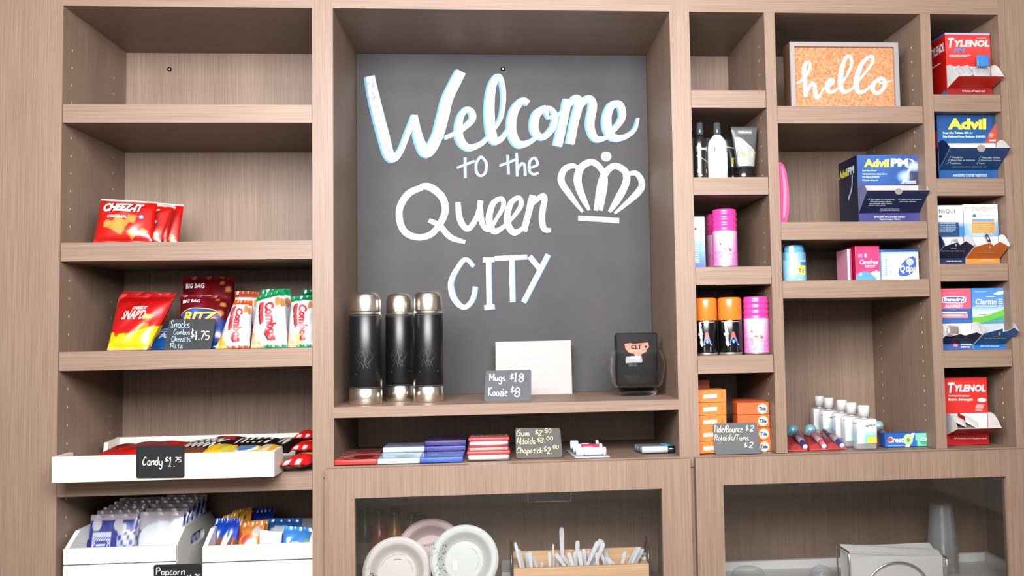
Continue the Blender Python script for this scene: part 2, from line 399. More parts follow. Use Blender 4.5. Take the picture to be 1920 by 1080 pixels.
# ---- lower cabinets with glass doors
def lower(name, label, x0, x1, dx0, dx1, ix0, ix1, iz):
    r = thing(name, label, 'cabinet', ((x0 + x1) / 2, 0, FLOOR))
    t = 0.02; zc = -0.026
    panel(r, 'side_panel', x0, x0 + t, 0.001, BK, FLOOR, zc, 'wv'); panel(r, 'side_panel', x1 - t, x1, 0.001, BK, FLOOR, zc, 'wv')
    panel(r, 'back_panel', x0 + t, x1 - t, BK, BK + 0.015, FLOOR, zc, 'wv')
    panel(r, 'shelf', x0 + t, x1 - t, 0.004, BK, CF - 0.02, CF, 'wh')
    panel(r, 'base_panel', x0 + t, x1 - t, 0.004, 0.02, FLOOR, CF - 0.25, 'wv')
    ya, yb = -0.021, -0.001; zb = CF - 0.22; zt = -0.003
    b = MB()
    b.box(dx0, ix0, ya, yb, zb, zt, 'wv'); b.box(ix1, dx1, ya, yb, zb, zt, 'wv')
    b.box(ix0, ix1, ya, yb, iz, zt, 'wv'); b.box(ix0, ix1, ya, yb, zb, zb + 0.06, 'wv')
    d = b.build('door', r)
    b = MB(); b.box(ix0 - 0.004, ix1 + 0.004, -0.0125, -0.0095, zb + 0.055, iz + 0.004, 'pane'); b.build('glass_pane', d)
    return r
L0, L1 = W(609, 882, -0.021), W(1294.6, 865, -0.021); I0, I1 = W(665, 1000, -0.021), W(1243, 1000, -0.021)
iz = (W(664, 934, -0.021).z + W(1242, 917, -0.021).z) / 2
lower('glass_door_cabinet', 'low cabinet below the chalkboard alcove, plates and cutlery behind its glass door', mAB, mBC, L0.x, L1.x, I0.x, I1.x, iz)
R0 = W(1304, 861, -0.021).x; J0, J1 = W(1358.5, 1000, -0.021).x, W(1889, 950, -0.021).x
jz = (W(1358, 913, -0.021).z + W(1887, 890, -0.021).z) / 2
lower('glass_door_cabinet', 'low cabinet below the pigeonholes, napkins and cups behind its glass door', mBC, E1 + 0.12, R0, J1 + 0.075, J0, J1, jz)

# ================================================================ chalkboard
YB = BK - 0.006
r = thing('chalkboard', 'dark grey chalkboard with large white hand lettering and crown drawing', 'chalkboard', ((B0 + B1) / 2, YB, SM))
b = MB(); b.box(B0 + 0.001, B1 - 0.001, YB, BK - 0.001, SM + 0.0005, TOP - 0.0005, 'board'); b.build('board', r)
def q(s, k=2.0, ox=600, oy=0):
    return [(float(a.split(',')[0]) / k + ox, float(a.split(',')[1]) / k + oy, *([float(a.split(',')[2]) / k] if a.count(',') > 1 else [])) for a in s.split()]
BLUE = rgb(120, 184, 226)
def chalk(name, strokes, w, blue_edge=None, k=2.0):  # optional offset blue chalk outline drawn under the white strokes
    b = MB(); y = YB - 0.0008
    for st in strokes:
        pts = q(st, k)
        if blue_edge:
            b.stroke([(p[0] + blue_edge[0], p[1] + blue_edge[1], (p[2] if len(p) > 2 else w) + blue_edge[2]) for p in pts], w + blue_edge[2], BLUE, on(y), 'matte')
        y -= 0.00012
    for st in strokes:
        b.stroke(q(st, k), w, WHITE, on(y)); y -= 0.00005
    b.build(name, r)
chalk('chalk_lettering', [
 '188,285,34 205,370,40 235,490,42 265,588,36 300,572,22 330,500,20 357,432,20', '355,432,22 372,520,34 402,572,40 440,515,40 462,440,42 482,365,40 530,268,38',
 '470,517,14 525,492,18 572,450,22 570,420,22 548,412,20 525,450,24 524,515,30 555,553,26 605,540,18 645,500,12',
 '640,505,10 680,440,14 690,350,16 672,286,20 645,330,30 637,430,36 650,520,34 680,522,20 708,485,12',
 '782,388,24 760,378,24 728,420,32 720,490,34 745,540,30 790,532,18 820,505,12', '850,402,20 812,432,30 806,490,30 838,515,22 876,475,22 880,425,20 852,404,16 858,440,12 905,425,12',
 '930,372,30 912,460,32 892,548,32', '912,420,14 958,370,26 972,390,30 955,460,30 940,540,30', '952,440,12 1000,372,24 1024,392,30 1014,470,30 1035,520,24 1075,518,14',
 '1070,520,12 1105,485,18 1135,440,24 1125,392,26 1090,402,28 1076,460,34 1095,512,30 1140,515,20 1180,488,14 1195,442,8'], 12, (-3.0, 0.8, 1.5))
chalk('chalk_lettering', ['545,590 546,668', '515,630 580,604', '605,586 588,610 588,645 604,660 622,645 624,610 605,586',], 4.2, (-1.2, 0, 0.5))
chalk('chalk_lettering', ['705,580 708,655', '675,622 736,598', '738,574 741,662', '740,640 756,614 768,620 771,660',
 '782,632 816,618 806,592 788,606 786,640 802,654 820,648'], 4.2, (-1.2, 0, 0.5))
chalk('chalk_lettering', ['385,702,22 330,728,26 297,790,26 312,862,26 365,890,24 425,872,24 468,800,26 458,740,28 412,702,28 375,700,22', '408,826,16 448,846,22 490,890,22 545,908,14',
 '517,758,20 526,826,24 555,858,22 588,815,20 604,752,20', '600,752,20 606,830,22 632,862,16 665,815,14 688,772,18 680,745,18 648,765,22 634,825,26 655,868,24 705,835,14 752,775,18 746,742,18 714,765,22 702,830,26 728,872,24 768,842,14 790,745,20',
 '798,732,24 782,800,24 764,868,24', '785,775,14 828,738,20 842,745,22 832,810,24 840,858,22 866,864,16'], 10)
chalk('chalk_lettering', ['575,1000,14 545,972,16 512,1010,18 490,1060,20 498,1110,22 520,1142,20 545,1152,18 572,1122,18 582,1075,18', '610,974 652,974', '631,980 634,1152', '616,1154 653,1150', '655,970 775,964', '718,975 722,1134', '785,962 824,1010', '855,955 762,1134'], 9.5, (1.6, 0, 0))
chalk('chalk_crown', ['968,818,20 1045,822,20 1122,828,20', '985,795,10 940,735,22 905,680,26 915,638,24 945,622,20 975,632,14', '1010,788,12 985,740,24 966,680,30 978,630,28 1020,608,24 1058,640,22 1068,690,22 1052,790,16',
 '1034,790,16 1050,700,24 1070,650,26 1105,622,24 1145,645,26 1146,690,28 1112,755,26 1085,795,12', '1150,655,14 1185,650,20 1207,685,24 1190,725,26 1105,800,10'], 10)
b = MB(); b.disc(1136.5, 293.5, 10, 9.5, WHITE, on(YB - 0.002), 'chalk'); b.build('chalk_dot', r)
b = MB(); b.lathe([(0, -0.004), (0.005, -0.004), (0.006, 0)], W(943, 129.5, YB), 'steel', (0.03, 0.03, 0.03), 16, V((0, 1, 0)), V((1, 0, 0)))
b.lathe([(0, -0.0043), (0.0025, -0.0042)], W(943, 129.5, YB), 'steel', (0.3, 0.3, 0.3), 12, V((0, 1, 0)), V((1, 0, 0)))
b.build('screw', r)['label'] = 'small screw head at the top of the board'

# ================================================================ generators
def sign(label, px, yb, zb, words, col=BLACK, ink=WHITE, lean=0.22, group=None, th=0.004, hang=False):
    """small slate price sign; px = TL, TR, BR, BL pixels, bottom edge at depth yb standing on zb"""
    n = V((0, -1, lean)).normalized()
    p0 = W(*px[3], yb)
    if zb is not None: p0.z = zb
    fn = onp(p0, n)
    c = [fn(*px[i]) for i in (3, 2, 1, 0)]
    if zb is not None: c[0].z = zb; c[1].z = zb
    r = thing('price_sign', label, 'sign', ((c[0] + c[1]) / 2), group)
    b = MB()
    pts = []                               # rounded corners
    for i in range(4):
        a, d, e = c[i], c[(i - 1) % 4], c[(i + 1) % 4]
        k = 0.004
        pts += [a + (d - a).normalized() * k, a + (d + e - 2 * a).normalized() * k * 0.45, a + (e - a).normalized() * k]
    b.slab(pts, -n, th, 'matte', col)
    if not hang: b.box(min(c[0].x, c[3].x) + 0.012, c[1].x - 0.012, c[0].y + 0.003, c[0].y + 0.022, c[0].z, c[0].z + 0.003, 'matte', col)
    b.build('slate', r)
    b = MB(); f2 = onp(p0 + n * 0.0007, n)
    for t in words:
        s, u0, v0, u1, v1, w = t[:6]
        b.hand(s, u0, v0, u1, v1, w, t[6] if len(t) > 6 else ink, f2)
    b.build('chalk_lettering', r)
    return r
def bag_surf(BL, BR, TR, TL, T, seal, seed, wr=0.1):
    n = (BR - BL).cross(TL - BL).normalized(); q_ = random.Random(seed)
    ph = [q_.random() * 6.28 for _ in range(8)]; fr = [q_.uniform(2.5, 8) for _ in range(8)]
    def surf(s, t, side=1, off=0.0):
        base = (BL * (1 - s) + BR * s) * (1 - t) + (TL * (1 - s) + TR * s) * t
        tt = max(0, min(1, (t - seal) / (1 - 2 * seal)))
        g = max(0, 1 - abs(2 * s - 1) ** 3) ** 0.6 * max(0, 1 - abs(2 * tt - 1) ** 3) ** 0.6
        h = T * g
        w = sum(math.sin(fr[i] * 2 * s + fr[i + 1] * 2.2 * t * (1 if i % 2 else -1) + ph[i]) for i in range(0, 8, 2)) / 4
        h += T * wr * w * (0.35 + 0.65 * g) + T * wr * 0.5 * math.sin(fr[5] * 5 * s + ph[5] + 3 * t) * (1 - g) * 0.8
        return base + n * (h * (1 if side > 0 else -0.7) + off)
    return surf
def bag(name, label, cat, group, C, T, art, extra=None, seal=0.07, seed=1, mat='foil', n=48, wr=0.1, back=None):
    """pillow pack from four corners (BL, BR, TR, TL); extra(mb, fn) adds print with fn(s, 1-t)"""
    surf = bag_surf(*C, T, seal, seed, wr)
    b = MB()
    b.grid(lambda s, t: surf(s, t), n, n, mat, art, smooth=True)
    b.grid(lambda s, t: surf(1 - s, t, -1), 14, 14, mat, (lambda s, t: art(1 - s, t)) if back is None else None, back or (0.5, 0.5, 0.5), smooth=True)
    if extra: b.sub = True; extra(b, lambda s, v: surf(s, 1 - v, 1, 0.0012))
    o = b.build(name); return tag(o, label, cat, group)
def rest(C, z):
    """slide corner points so that the bottom pair stands on z"""
    C = [p.copy() for p in C]; C[0].z = z; C[1].z = z; return C
def lathe_thing(b, c, segs, seg=36, sx=1, sy=1):
    for prof, mat, col in segs: b.lathe(prof, c, mat, col, seg, sx=sx, sy=sy)
def around(c, rad, k=1.0):
    """(u, v) with u in [-1, 1] across the visible width, v = height in metres measured up"""
    d = V((CAM.x - c[0], CAM.y - c[1], 0)).normalized(); t = V((-d.y, d.x, 0))
    def fn(u, v):
        u = max(-0.999, min(0.999, u)); return V((c[0], c[1], c[2] + v)) + t * (u * rad) + d * (rad * math.sqrt(1 - u * u) + 0.0006)
    return fn

# ================================================================ left unit: snack shelves
def clipc(x): return max(0, min(1, x))
# ---- red cracker bags on the second shelf
ORANGE = rgb(238, 150, 66)
def cz_art(k):
    q_ = random.Random(k); sq = [(0.42, 0.36, 0.25, 0.5), (0.23, 0.38, 0.13, 0.2), (0.62, 0.5, 0.15, 0.2), (0.68, 0.2, 0.15, 0.9), (0.85, 0.22, 0.12, 0.4)]
    def f(s, t):
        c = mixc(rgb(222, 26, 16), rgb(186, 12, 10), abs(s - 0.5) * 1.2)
        if t > 0.965: return rgb(240, 215, 205)
        for x, y, r, a in sq:
            u, v = (s - x) * 1.15, t - y
            ca, sa = math.cos(a), math.sin(a)
            if max(abs(u * ca - v * sa), abs(u * sa + v * ca)) < r * 0.62: return mixc(rgb(240, 168, 84), rgb(214, 120, 44), math.hypot(u, v) / r * 0.8)
        if t < 0.1: return rgb(196, 20, 14)
        return c
    return f
def cz_txt(b, fn):
    b.text('CHEEZ-IT', 0.1, 0.13, 0.8, 0.34, rgb(120, 14, 10), lambda u, v: fn(u + 0.01, v + 0.02) + V((0, 0.0002, 0)), 0.05, 0.25)
    b.text('CHEEZ-IT', 0.1, 0.13, 0.8, 0.34, rgb(250, 246, 238), fn, 0.045, 0.25)
    b.text('ORIGINAL', 0.2, 0.43, 0.55, 0.49, rgb(250, 236, 226), fn, 0.03)
    b.disc(0.79, 0.46, 0.045, 0.05, rgb(96, 132, 176), fn); b.disc(0.79, 0.46, 0.025, 0.028, rgb(190, 210, 226), fn)
for i, (px, ys, lab) in enumerate([
    (((175, 455), (284, 453), (296, 379), (190, 373)), (0.035, 0.075), 'front red cheese cracker bag with white top edge, nearest the left wall'),
    (((196, 454), (300, 453), (325, 386), (226, 380)), (0.085, 0.12), 'second red cracker bag, half covered by the front one, shown by a slanted right strip'),
    (((205, 454), (312, 453), (330, 388), (236, 375)), (0.12, 0.15), 'third red cracker bag in the row, only a thin slice showing'),
    (((234, 454), (333, 453), (345, 384), (252, 377)), (0.155, 0.185), 'rearmost red cracker bag with white top seal, last in the row')]):
    C = rest([W(*px[0], ys[0]), W(*px[1], ys[0] + 0.01), W(*px[2], ys[1] + 0.01), W(*px[3], ys[1])], SB + 0.001)
    bag('cracker_bag', lab, 'snack bag', 'red cracker bags on the second shelf', C, 0.016 if i == 0 else 0.01, cz_art(i), cz_txt, 0.06, 10 + i)
# ---- snack pouches on the third shelf
def snap_art(s, t):
    e = 0.36 - 0.1 * math.sin(s * 3.4 + 0.4)
    if t > 0.9: return rgb(176, 12, 14)
    if 0.865 < t < 0.885: return rgb(150, 8, 10)
    if t > e:
        if math.hypot((s - 0.72) * 0.9, (t - 0.3) * 0.8) < 0.12: return rgb(236, 140, 40)
        return mixc(rgb(206, 20, 20), rgb(168, 8, 12), (t - 0.4) * 1.2)
    d = abs((t - 0.2) - (s - 0.35) * 0.62)
    if 0.38 < s < 0.8 and abs((t - 0.36) - (s - 0.58) * 0.55) < 0.075 * (1 - abs(s - 0.6) * 2.2): return rgb(226, 140, 50)
    if math.hypot(s - 0.17, (t - 0.27)) < 0.055: return rgb(208, 60, 40)
    if t < 0.04: return rgb(240, 170, 130)
    return rgb(250, 208, 24)
def snap_txt(b, fn):
    b.text('CHEEZ-IT', 0.36, 0.25, 0.64, 0.31, rgb(250, 240, 230), fn, 0.03, 0.25)
    b.text("SNAP'D", 0.2, 0.32, 0.66, 0.49, rgb(252, 248, 240), fn, 0.012, 0.3)
    b.poly([fn(0.64, 0.49), fn(0.8, 0.47), fn(0.82, 0.41), fn(0.67, 0.4)], 'print', rgb(236, 208, 50))
    b.bars(0.12, 0.82, 0.55, 0.86, 1, rgb(206, 150, 40), fn, 3)
for i, (px, ys, lab) in enumerate([
    (((201, 654), (275, 654), (330, 553), (224, 556)), (0.03, 0.085), 'front red and yellow cheese crisp pouch with yellow price sticker'),
    (((206, 654), (280, 654), (331, 551), (227, 551)), (0.075, 0.12), 'red and yellow pouch directly behind the front one'),
    (((210, 654), (284, 654), (332, 549), (230, 546)), (0.115, 0.155), 'rearmost red and yellow pouch of the three, only its red top showing')]):
    C = rest([W(*px[0], ys[0]), W(*px[1], ys[0]), W(*px[2], ys[1]), W(*px[3], ys[1])], SC + 0.001)
    bag('snack_pouch', lab, 'snack bag', 'red and yellow pouches on the third shelf', C, 0.014, snap_art, snap_txt if i == 0 else None, 0.05, 30 + i, wr=0.14)
def blue_art(s, t):
    if 0.42 < t < 0.85 and (int(t * 26 + s * 6) % 3 == 0): return rgb(206, 222, 240)
    return mixc(rgb(36, 110, 196), rgb(24, 74, 160), t)
C = rest([W(272, 655, 0.115), W(338, 655, 0.115), W(350, 604, 0.15), W(297, 616, 0.15)], SC + 0.001)
bag('snack_pouch', 'blue snack pouch peeking out between the red and yellow pouch and the slate sign', 'snack bag', None, C, 0.012, blue_art,
    lambda b, fn: b.text('AR', 0.3, 0.45, 0.75, 0.68, rgb(240, 244, 250), fn, 0.04), 0.05, 41)
def ritz_art(s, t):
    if t > 0.93: return rgb(110, 14, 20)
    for x, y, r in ((0.86, 0.62, 0.07), (0.9, 0.8, 0.06), (0.78, 0.9, 0.05), (0.74, 0.5, 0.06)):
        if math.hypot(s - x, (t - y) * 1.2) < r: return mixc(rgb(206, 140, 80), rgb(160, 84, 44), math.hypot(s - x, t - y) / r)
    if math.hypot((s - 0.47) / 0.42, (t - 0.56) / 0.13) < 1 and t > 0.5: return rgb(30, 84, 170)
    if t < 0.42 + 0.16 * abs(s - 0.45): return rgb(22, 54, 128) if s > 0.15 else rgb(16, 36, 100)
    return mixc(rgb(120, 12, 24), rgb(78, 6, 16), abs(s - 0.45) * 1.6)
def ritz_txt(b, fn):
    b.text('BIG BAG', 0.08, 0.12, 0.45, 0.2, rgb(236, 236, 244), fn, 0.03)
    b.text('RITZ', 0.1, 0.38, 0.82, 0.56, rgb(20, 40, 110), lambda u, v: fn(u + 0.01, v + 0.012) + V((0, 0.0003, 0)), 0.06, 0.3)
    b.text('RITZ', 0.1, 0.38, 0.82, 0.56, rgb(240, 190, 60), fn, 0.04, 0.3)
    b.stroke([(0.05 + 0.42 * (1 - math.cos(a * math.pi / 10)), 0.44 - 0.13 * math.sin(a * math.pi / 10)) for a in range(11)], 0.012, rgb(240, 206, 120), fn, 'print')
for i, (px, ys, lab) in enumerate([
    (((338, 655), (424, 652), (431, 556), (338, 552)), (0.055, 0.105), 'front burgundy and navy cracker bag standing behind the snack price sign'),
    (((345, 655), (438, 652), (440, 519), (343, 518)), (0.14, 0.19), 'taller burgundy cracker bag rising behind the front burgundy one')]):
    C = rest([W(*px[0], ys[0]), W(*px[1], ys[0]), W(*px[2], ys[1]), W(*px[3], ys[1])], SC + 0.001)
    bag('cracker_bag', lab, 'snack bag', None, C, 0.02, ritz_art, ritz_txt, 0.06, 50 + i, wr=0.12)
sign('dark slate sign on the third shelf, snacks priced 1.75 in pale blue chalk', [(318, 599), (405, 597), (395, 655), (308, 655)], 0.03, SC,
     [('Snacks', 320, 601, 355, 614, 1.1), ('Combos', 326, 617, 356, 627, 1.0), ('Cheezits', 322, 630, 357, 640, 0.9), ('Ritz', 320, 643, 343, 652, 1.0), ('$', 358, 616, 364, 634, 1.3, WHITE), ('1.75', 366, 622, 393, 636, 1.7, WHITE)],
     rgb(52, 54, 56), rgb(176, 206, 236))
GREEN = rgb(20, 140, 84)
def combo_art(band, tan):
    def f(s, t):
        if t > 0.86: return band
        if 0.80 < t < 0.86 and s < 0.7: return rgb(226, 226, 224)
        if math.hypot(s - 0.78, t - 0.76) < 0.09 or math.hypot(s - 0.92, t - 0.74) < 0.08: return rgb(196, 136, 84)
        x = 0.2 + 0.9 * (t - 0.62) ** 2 + (0.62 - t) * 0.12
        if 0 < s - x < 0.12 and 0.1 < t < 0.82: return rgb(206, 72, 78)
        if -0.035 < s - x <= 0 and 0.1 < t < 0.82: return rgb(60, 28, 28)
        if s + t * 1.1 < 0.36: return tan
        if t < 0.05: return band
        if s < 0.12: return rgb(214, 214, 216)
        return mixc(rgb(236, 236, 236), rgb(206, 206, 210), abs(s - 0.6))
    return f
def combo_txt(b, fn):
    b.text('Combos', 0.4, 0.24, 0.72, 0.9, rgb(204, 36, 46), lambda u, v: fn(u + 0.22 * (v - 0.5), v), 0.05, 0, 'print', 90)
cb = [(((404, 651), (468, 650), (474, 564), (441, 562)), (0.03, 0.09), rgb(226, 86, 30), rgb(240, 176, 70), 'narrow white pretzel snack bag with orange band, left of the green-topped bags'),
      (((470, 651), (539, 648), (533, 541), (482, 556)), (0.02, 0.08), GREEN, rgb(228, 186, 140), 'white pretzel snack bag with green top, front and centre with upright red lettering'),
      (((538, 651), (612, 650), (606, 553), (547, 556)), (0.03, 0.09), GREEN, rgb(228, 186, 140), 'white and green pretzel snack bag at the right divider with yellow price sticker'),
      (((438, 651), (500, 650), (494, 548), (441, 545)), (0.12, 0.16), rgb(190, 80, 50), rgb(240, 176, 70), 'pretzel snack bag with orange top behind the narrow orange-banded bag'),
      (((486, 651), (548, 650), (545, 541), (490, 543)), (0.11, 0.15), GREEN, rgb(228, 186, 140), 'green-topped pretzel bag half hidden behind the centre one'),
      (((552, 651), (618, 650), (612, 543), (566, 544)), (0.15, 0.19), GREEN, rgb(228, 186, 140), 'rearmost green-topped pretzel bag by the right divider')]
for i, (px, ys, band, tan, lab) in enumerate(cb):
    C = rest([W(*px[0], ys[0]), W(*px[1], ys[0]), W(*px[2], ys[1]), W(*px[3], ys[1])], SC + 0.001)
    for p_ in C: p_.x = min(p_.x, A1 - 0.004)
    def ex(b, fn, i=i):
        combo_txt(b, fn)
        if i == 2: b.rect(0.35, 0.8, 0.62, 0.95, rgb(226, 230, 90), lambda u, v: fn(u, v) + V((0, -0.0006, 0)))
    bag('pretzel_bag', lab, 'snack bag', 'pretzel snack bags on the third shelf', C, 0.016, combo_art(band, tan), ex, 0.06, 60 + i, wr=0.2)
# ---- candy tray
TRAYW = rgb(236, 228, 212)
tf, tb = W(97, 856, -0.075), W(514, 847, -0.075)
ty0 = -0.075; ty1 = 0.255; tz0 = SD + 0.0006
tx0, tx1 = tf.x, tb.x; th_ = (tf.z + tb.z) / 2
bx0, bx1 = tx0 + 0.001, tx1 - 0.001
r = thing('display_tray', 'shallow off-white wooden tray full of candy bars, sticking out over the shelf edge', 'tray', ((tx0 + tx1) / 2, 0.08, tz0))
w = 0.009
b = MB(); b.rbox(tx0, tx1, ty0, ty0 + w, tz0, th_, 0.0012, 'satin', TRAYW, smooth=False); b.build('front_board', r)
b = MB(); b.rbox(tx0, tx1, ty1 - w, ty1, tz0, th_ + 0.004, 0.0012, 'satin', TRAYW, smooth=False); b.build('back_board', r)
b = MB(); b.box(tx0 + w, tx1 - w, ty0 + w, ty1 - w, tz0, tz0 + 0.005, 'satin', TRAYW); b.build('bottom_board', r)
for x in (tx0, tx1 - w):
    zl = tz0 + 0.014
    o_ = [(ty0 + w, tz0), (ty0 + w, th_), (ty0 + 0.075, th_), (ty0 + 0.085, zl), (ty1 - 0.085, zl), (ty1 - 0.075, th_), (ty1 - w, th_ + 0.003), (ty1 - w, tz0)]
    b = MB(); b.slab([V((x, y, z)) for y, z in o_], V((1, 0, 0)), w, 'satin', TRAYW); b.build('side_board', r)
sign('black price card hung on the front of the candy tray', [(255, 837), (346, 834), (346, 896), (255, 897)], ty0 - 0.0012, None,
     [('Candy', 268, 857, 304, 879, 1.5), ('$', 309, 856, 316, 866, 1.3), ('1.', 316, 858, 328, 874, 1.5), ('75', 329, 858, 340, 866, 1.2)], rgb(24, 23, 24), rgb(226, 226, 226), 0.0, th=0.0008, hang=True)
def flat_pack(name, label, cat, group, px, zz, T, art, extra=None, seed=1, mat='foil', seal=0.05, wr=0.12):
    C = [Wz(*px[i], zz[i] if isinstance(zz, (list, tuple)) else zz) for i in range(4)]
    return bag(name, label, cat, group, C, T, art, extra, seal, seed, mat, 24, wr)
def bars_art(base, blobs, edge=None):
    def f(s, t):
        for x, y, rx, ry, c in blobs:
            if ((s - x) / rx) ** 2 + ((t - y) / ry) ** 2 < 1: return c
        return base if edge is None or 0.06 < s < 0.94 else edge
    return f
g = 'candy bars in the white tray'
redb = bars_art(rgb(206, 24, 22), [(0.5, 0.55, 0.32, 0.28, rgb(150, 60, 70)), (0.5, 0.55, 0.22, 0.16, rgb(190, 170, 176))])
def cpack(lab, px, zz, T, art, seed, ex=None): return flat_pack('candy_pack', lab, 'candy', g, px, zz, T, art, ex, seed)
zt_ = tz0 + 0.005
def yat(v, u, z): return Wz(u, v, z).y
def laid(u0, u1, y0, y1, z0, z1, k0=0.0, k1=0.0):
    """corner points of a pack: u0..u1 is its near edge in the photo, y0..y1 its depth, z0/z1 its near/far height"""
    a, c = W(u0, 840, y0), W(u1, 840, y0)
    return [V((a.x, y0, z0)), V((c.x, y0, z0)), V((c.x + k1, y1, z1)), V((a.x + k0, y1, z1))]
def lay(lab, args, T, art, seed, ex=None, name='candy_pack', group=g, wr=0.12): return bag(name, lab, 'candy', group, laid(*args), T, art, ex, 0.06, seed, 'foil', 24, wr)
lay('lower red candy bar near the back left of the tray', (215, 298, -0.01, 0.11, 0.012, 0.02), 0.012, redb, 71)
lay('upper red candy bar lying on the lower red one at the tray back', (213, 305, 0.02, 0.15, 0.031, 0.043, 0.006, 0.02), 0.011, redb, 72)
lay('white and red candy wrapper just inside the front left corner of the tray', (118, 232, -0.062, -0.02, 0.024, 0.030, 0.02, 0.0), 0.008, bars_art(rgb(238, 232, 226), [(0.16, 0.5, 0.05, 0.3, rgb(190, 30, 36)), (0.3, 0.5, 0.05, 0.3, rgb(190, 30, 36)), (0.88, 0.4, 0.1, 0.3, rgb(196, 40, 40))]), 73)
lay('dark brown candy bar with white looping lettering beside the red bars', (312, 385, -0.01, 0.16, 0.030, 0.046, 0.01, 0.035), 0.011, bars_art(rgb(40, 18, 14), [(0.5, 0.15, 0.3, 0.14, rgb(120, 66, 44))]), 74,
    lambda b, fn: [b.stroke([(0.1 + 0.8 * k / 24, c_ + 0.11 * math.sin(k * 1.5 + c_ * 20)) for k in range(25)], 0.045, rgb(230, 226, 220), fn, 'print') for c_ in (0.36, 0.62)])
lay('small maroon candy bar lying behind the dark bars near the tray middle', (380, 425, 0.08, 0.19, 0.035, 0.047, 0.0, 0.015), 0.01, bars_art(rgb(70, 20, 18), [(0.6, 0.5, 0.3, 0.3, rgb(206, 30, 30))]), 75)
lay('brown candy bar lying under the dark lettered bar', (345, 372, -0.05, 0.02, 0.018, 0.028, 0.005, 0.01), 0.01, bars_art(rgb(70, 32, 24), [(0.5, 0.5, 0.3, 0.3, rgb(110, 56, 40))]), 76)
lay('black candy bar lying crosswise behind the yellow packs', (418, 500, 0.05, 0.14, 0.033, 0.046, 0.01, 0.02), 0.011, bars_art(rgb(26, 16, 15), []), 77,
    lambda b, fn: [b.rect(x, 0.3, x + 0.06, 0.75, rgb(232, 226, 220), fn) for x in (0.15, 0.3, 0.42, 0.55, 0.68, 0.82)])
lay('black candy bar poking out through the right handle gap of the tray', (490, 540, 0.03, 0.16, 0.026, 0.044, 0.015, 0.02), 0.011, bars_art(rgb(22, 14, 14), [(0.35, 0.6, 0.08, 0.2, rgb(230, 226, 222)), (0.55, 0.5, 0.08, 0.2, rgb(230, 226, 222))]), 78)
yel = rgb(246, 196, 34)
lay('bright yellow candy pack with raised corner, front of the tray next to the price card', (362, 425, -0.06, 0.03, 0.026, 0.046, 0.012, 0.0), 0.012, bars_art(yel, [(0.75, 0.5, 0.2, 0.3, rgb(206, 190, 60))]), 79)
lay('yellow candy pack with blue and white oval, front middle of the tray', (415, 470, -0.06, 0.04, 0.025, 0.040, 0.01, 0.01), 0.012, bars_art(yel, [(0.5, 0.6, 0.3, 0.3, rgb(90, 140, 190)), (0.5, 0.6, 0.4, 0.38, rgb(236, 236, 230))]), 80)
lay('yellow and orange candy pack at the front right corner of the tray', (462, 503, -0.06, 0.05, 0.025, 0.040, 0.012, 0.004), 0.012, bars_art(rgb(244, 176, 40), [(0.25, 0.5, 0.2, 0.4, rgb(226, 226, 120)), (0.6, 0.5, 0.15, 0.4, rgb(240, 222, 200))]), 81)
gs = 'red candy packs beside the tray'
skit = bars_art(rgb(214, 22, 24), [(0.35, 0.7, 0.25, 0.16, rgb(226, 150, 50)), (0.7, 0.55, 0.2, 0.12, rgb(240, 190, 90)), (0.55, 0.8, 0.12, 0.08, rgb(240, 236, 230)), (0.25, 0.1, 0.1, 0.05, rgb(240, 230, 226)), (0.65, 0.1, 0.1, 0.05, rgb(240, 230, 226))])
for i, (a, T, lab) in enumerate([((519, 574, -0.03, 0.12, 0.0075, 0.010, 0.035, 0.02), 0.015, 'red fruit candy pack lying on the shelf right of the tray'),
                              ((540, 584, 0.045, 0.17, 0.030, 0.034, 0.02, 0.01), 0.012, 'red fruit candy pack lying on top of the lower one beside the tray'),
                              ((548, 589, 0.10, 0.22, 0.050, 0.053, 0.012, 0.005), 0.011, 'topmost bright red candy pack of the pile beside the tray')]):
    bag('candy_pack', lab, 'candy', gs, laid(*a), T, skit, None, 0.06, 90 + i, 'print', 24, 0.12)
lay('red candy bar sticking out over the low left side of the tray', (172, 212, 0.0, 0.15, 0.03, 0.04, 0.012, 0.012), 0.01, bars_art(rgb(190, 40, 40), [(0.5, 0.6, 0.3, 0.2, rgb(140, 20, 24))]), 95)
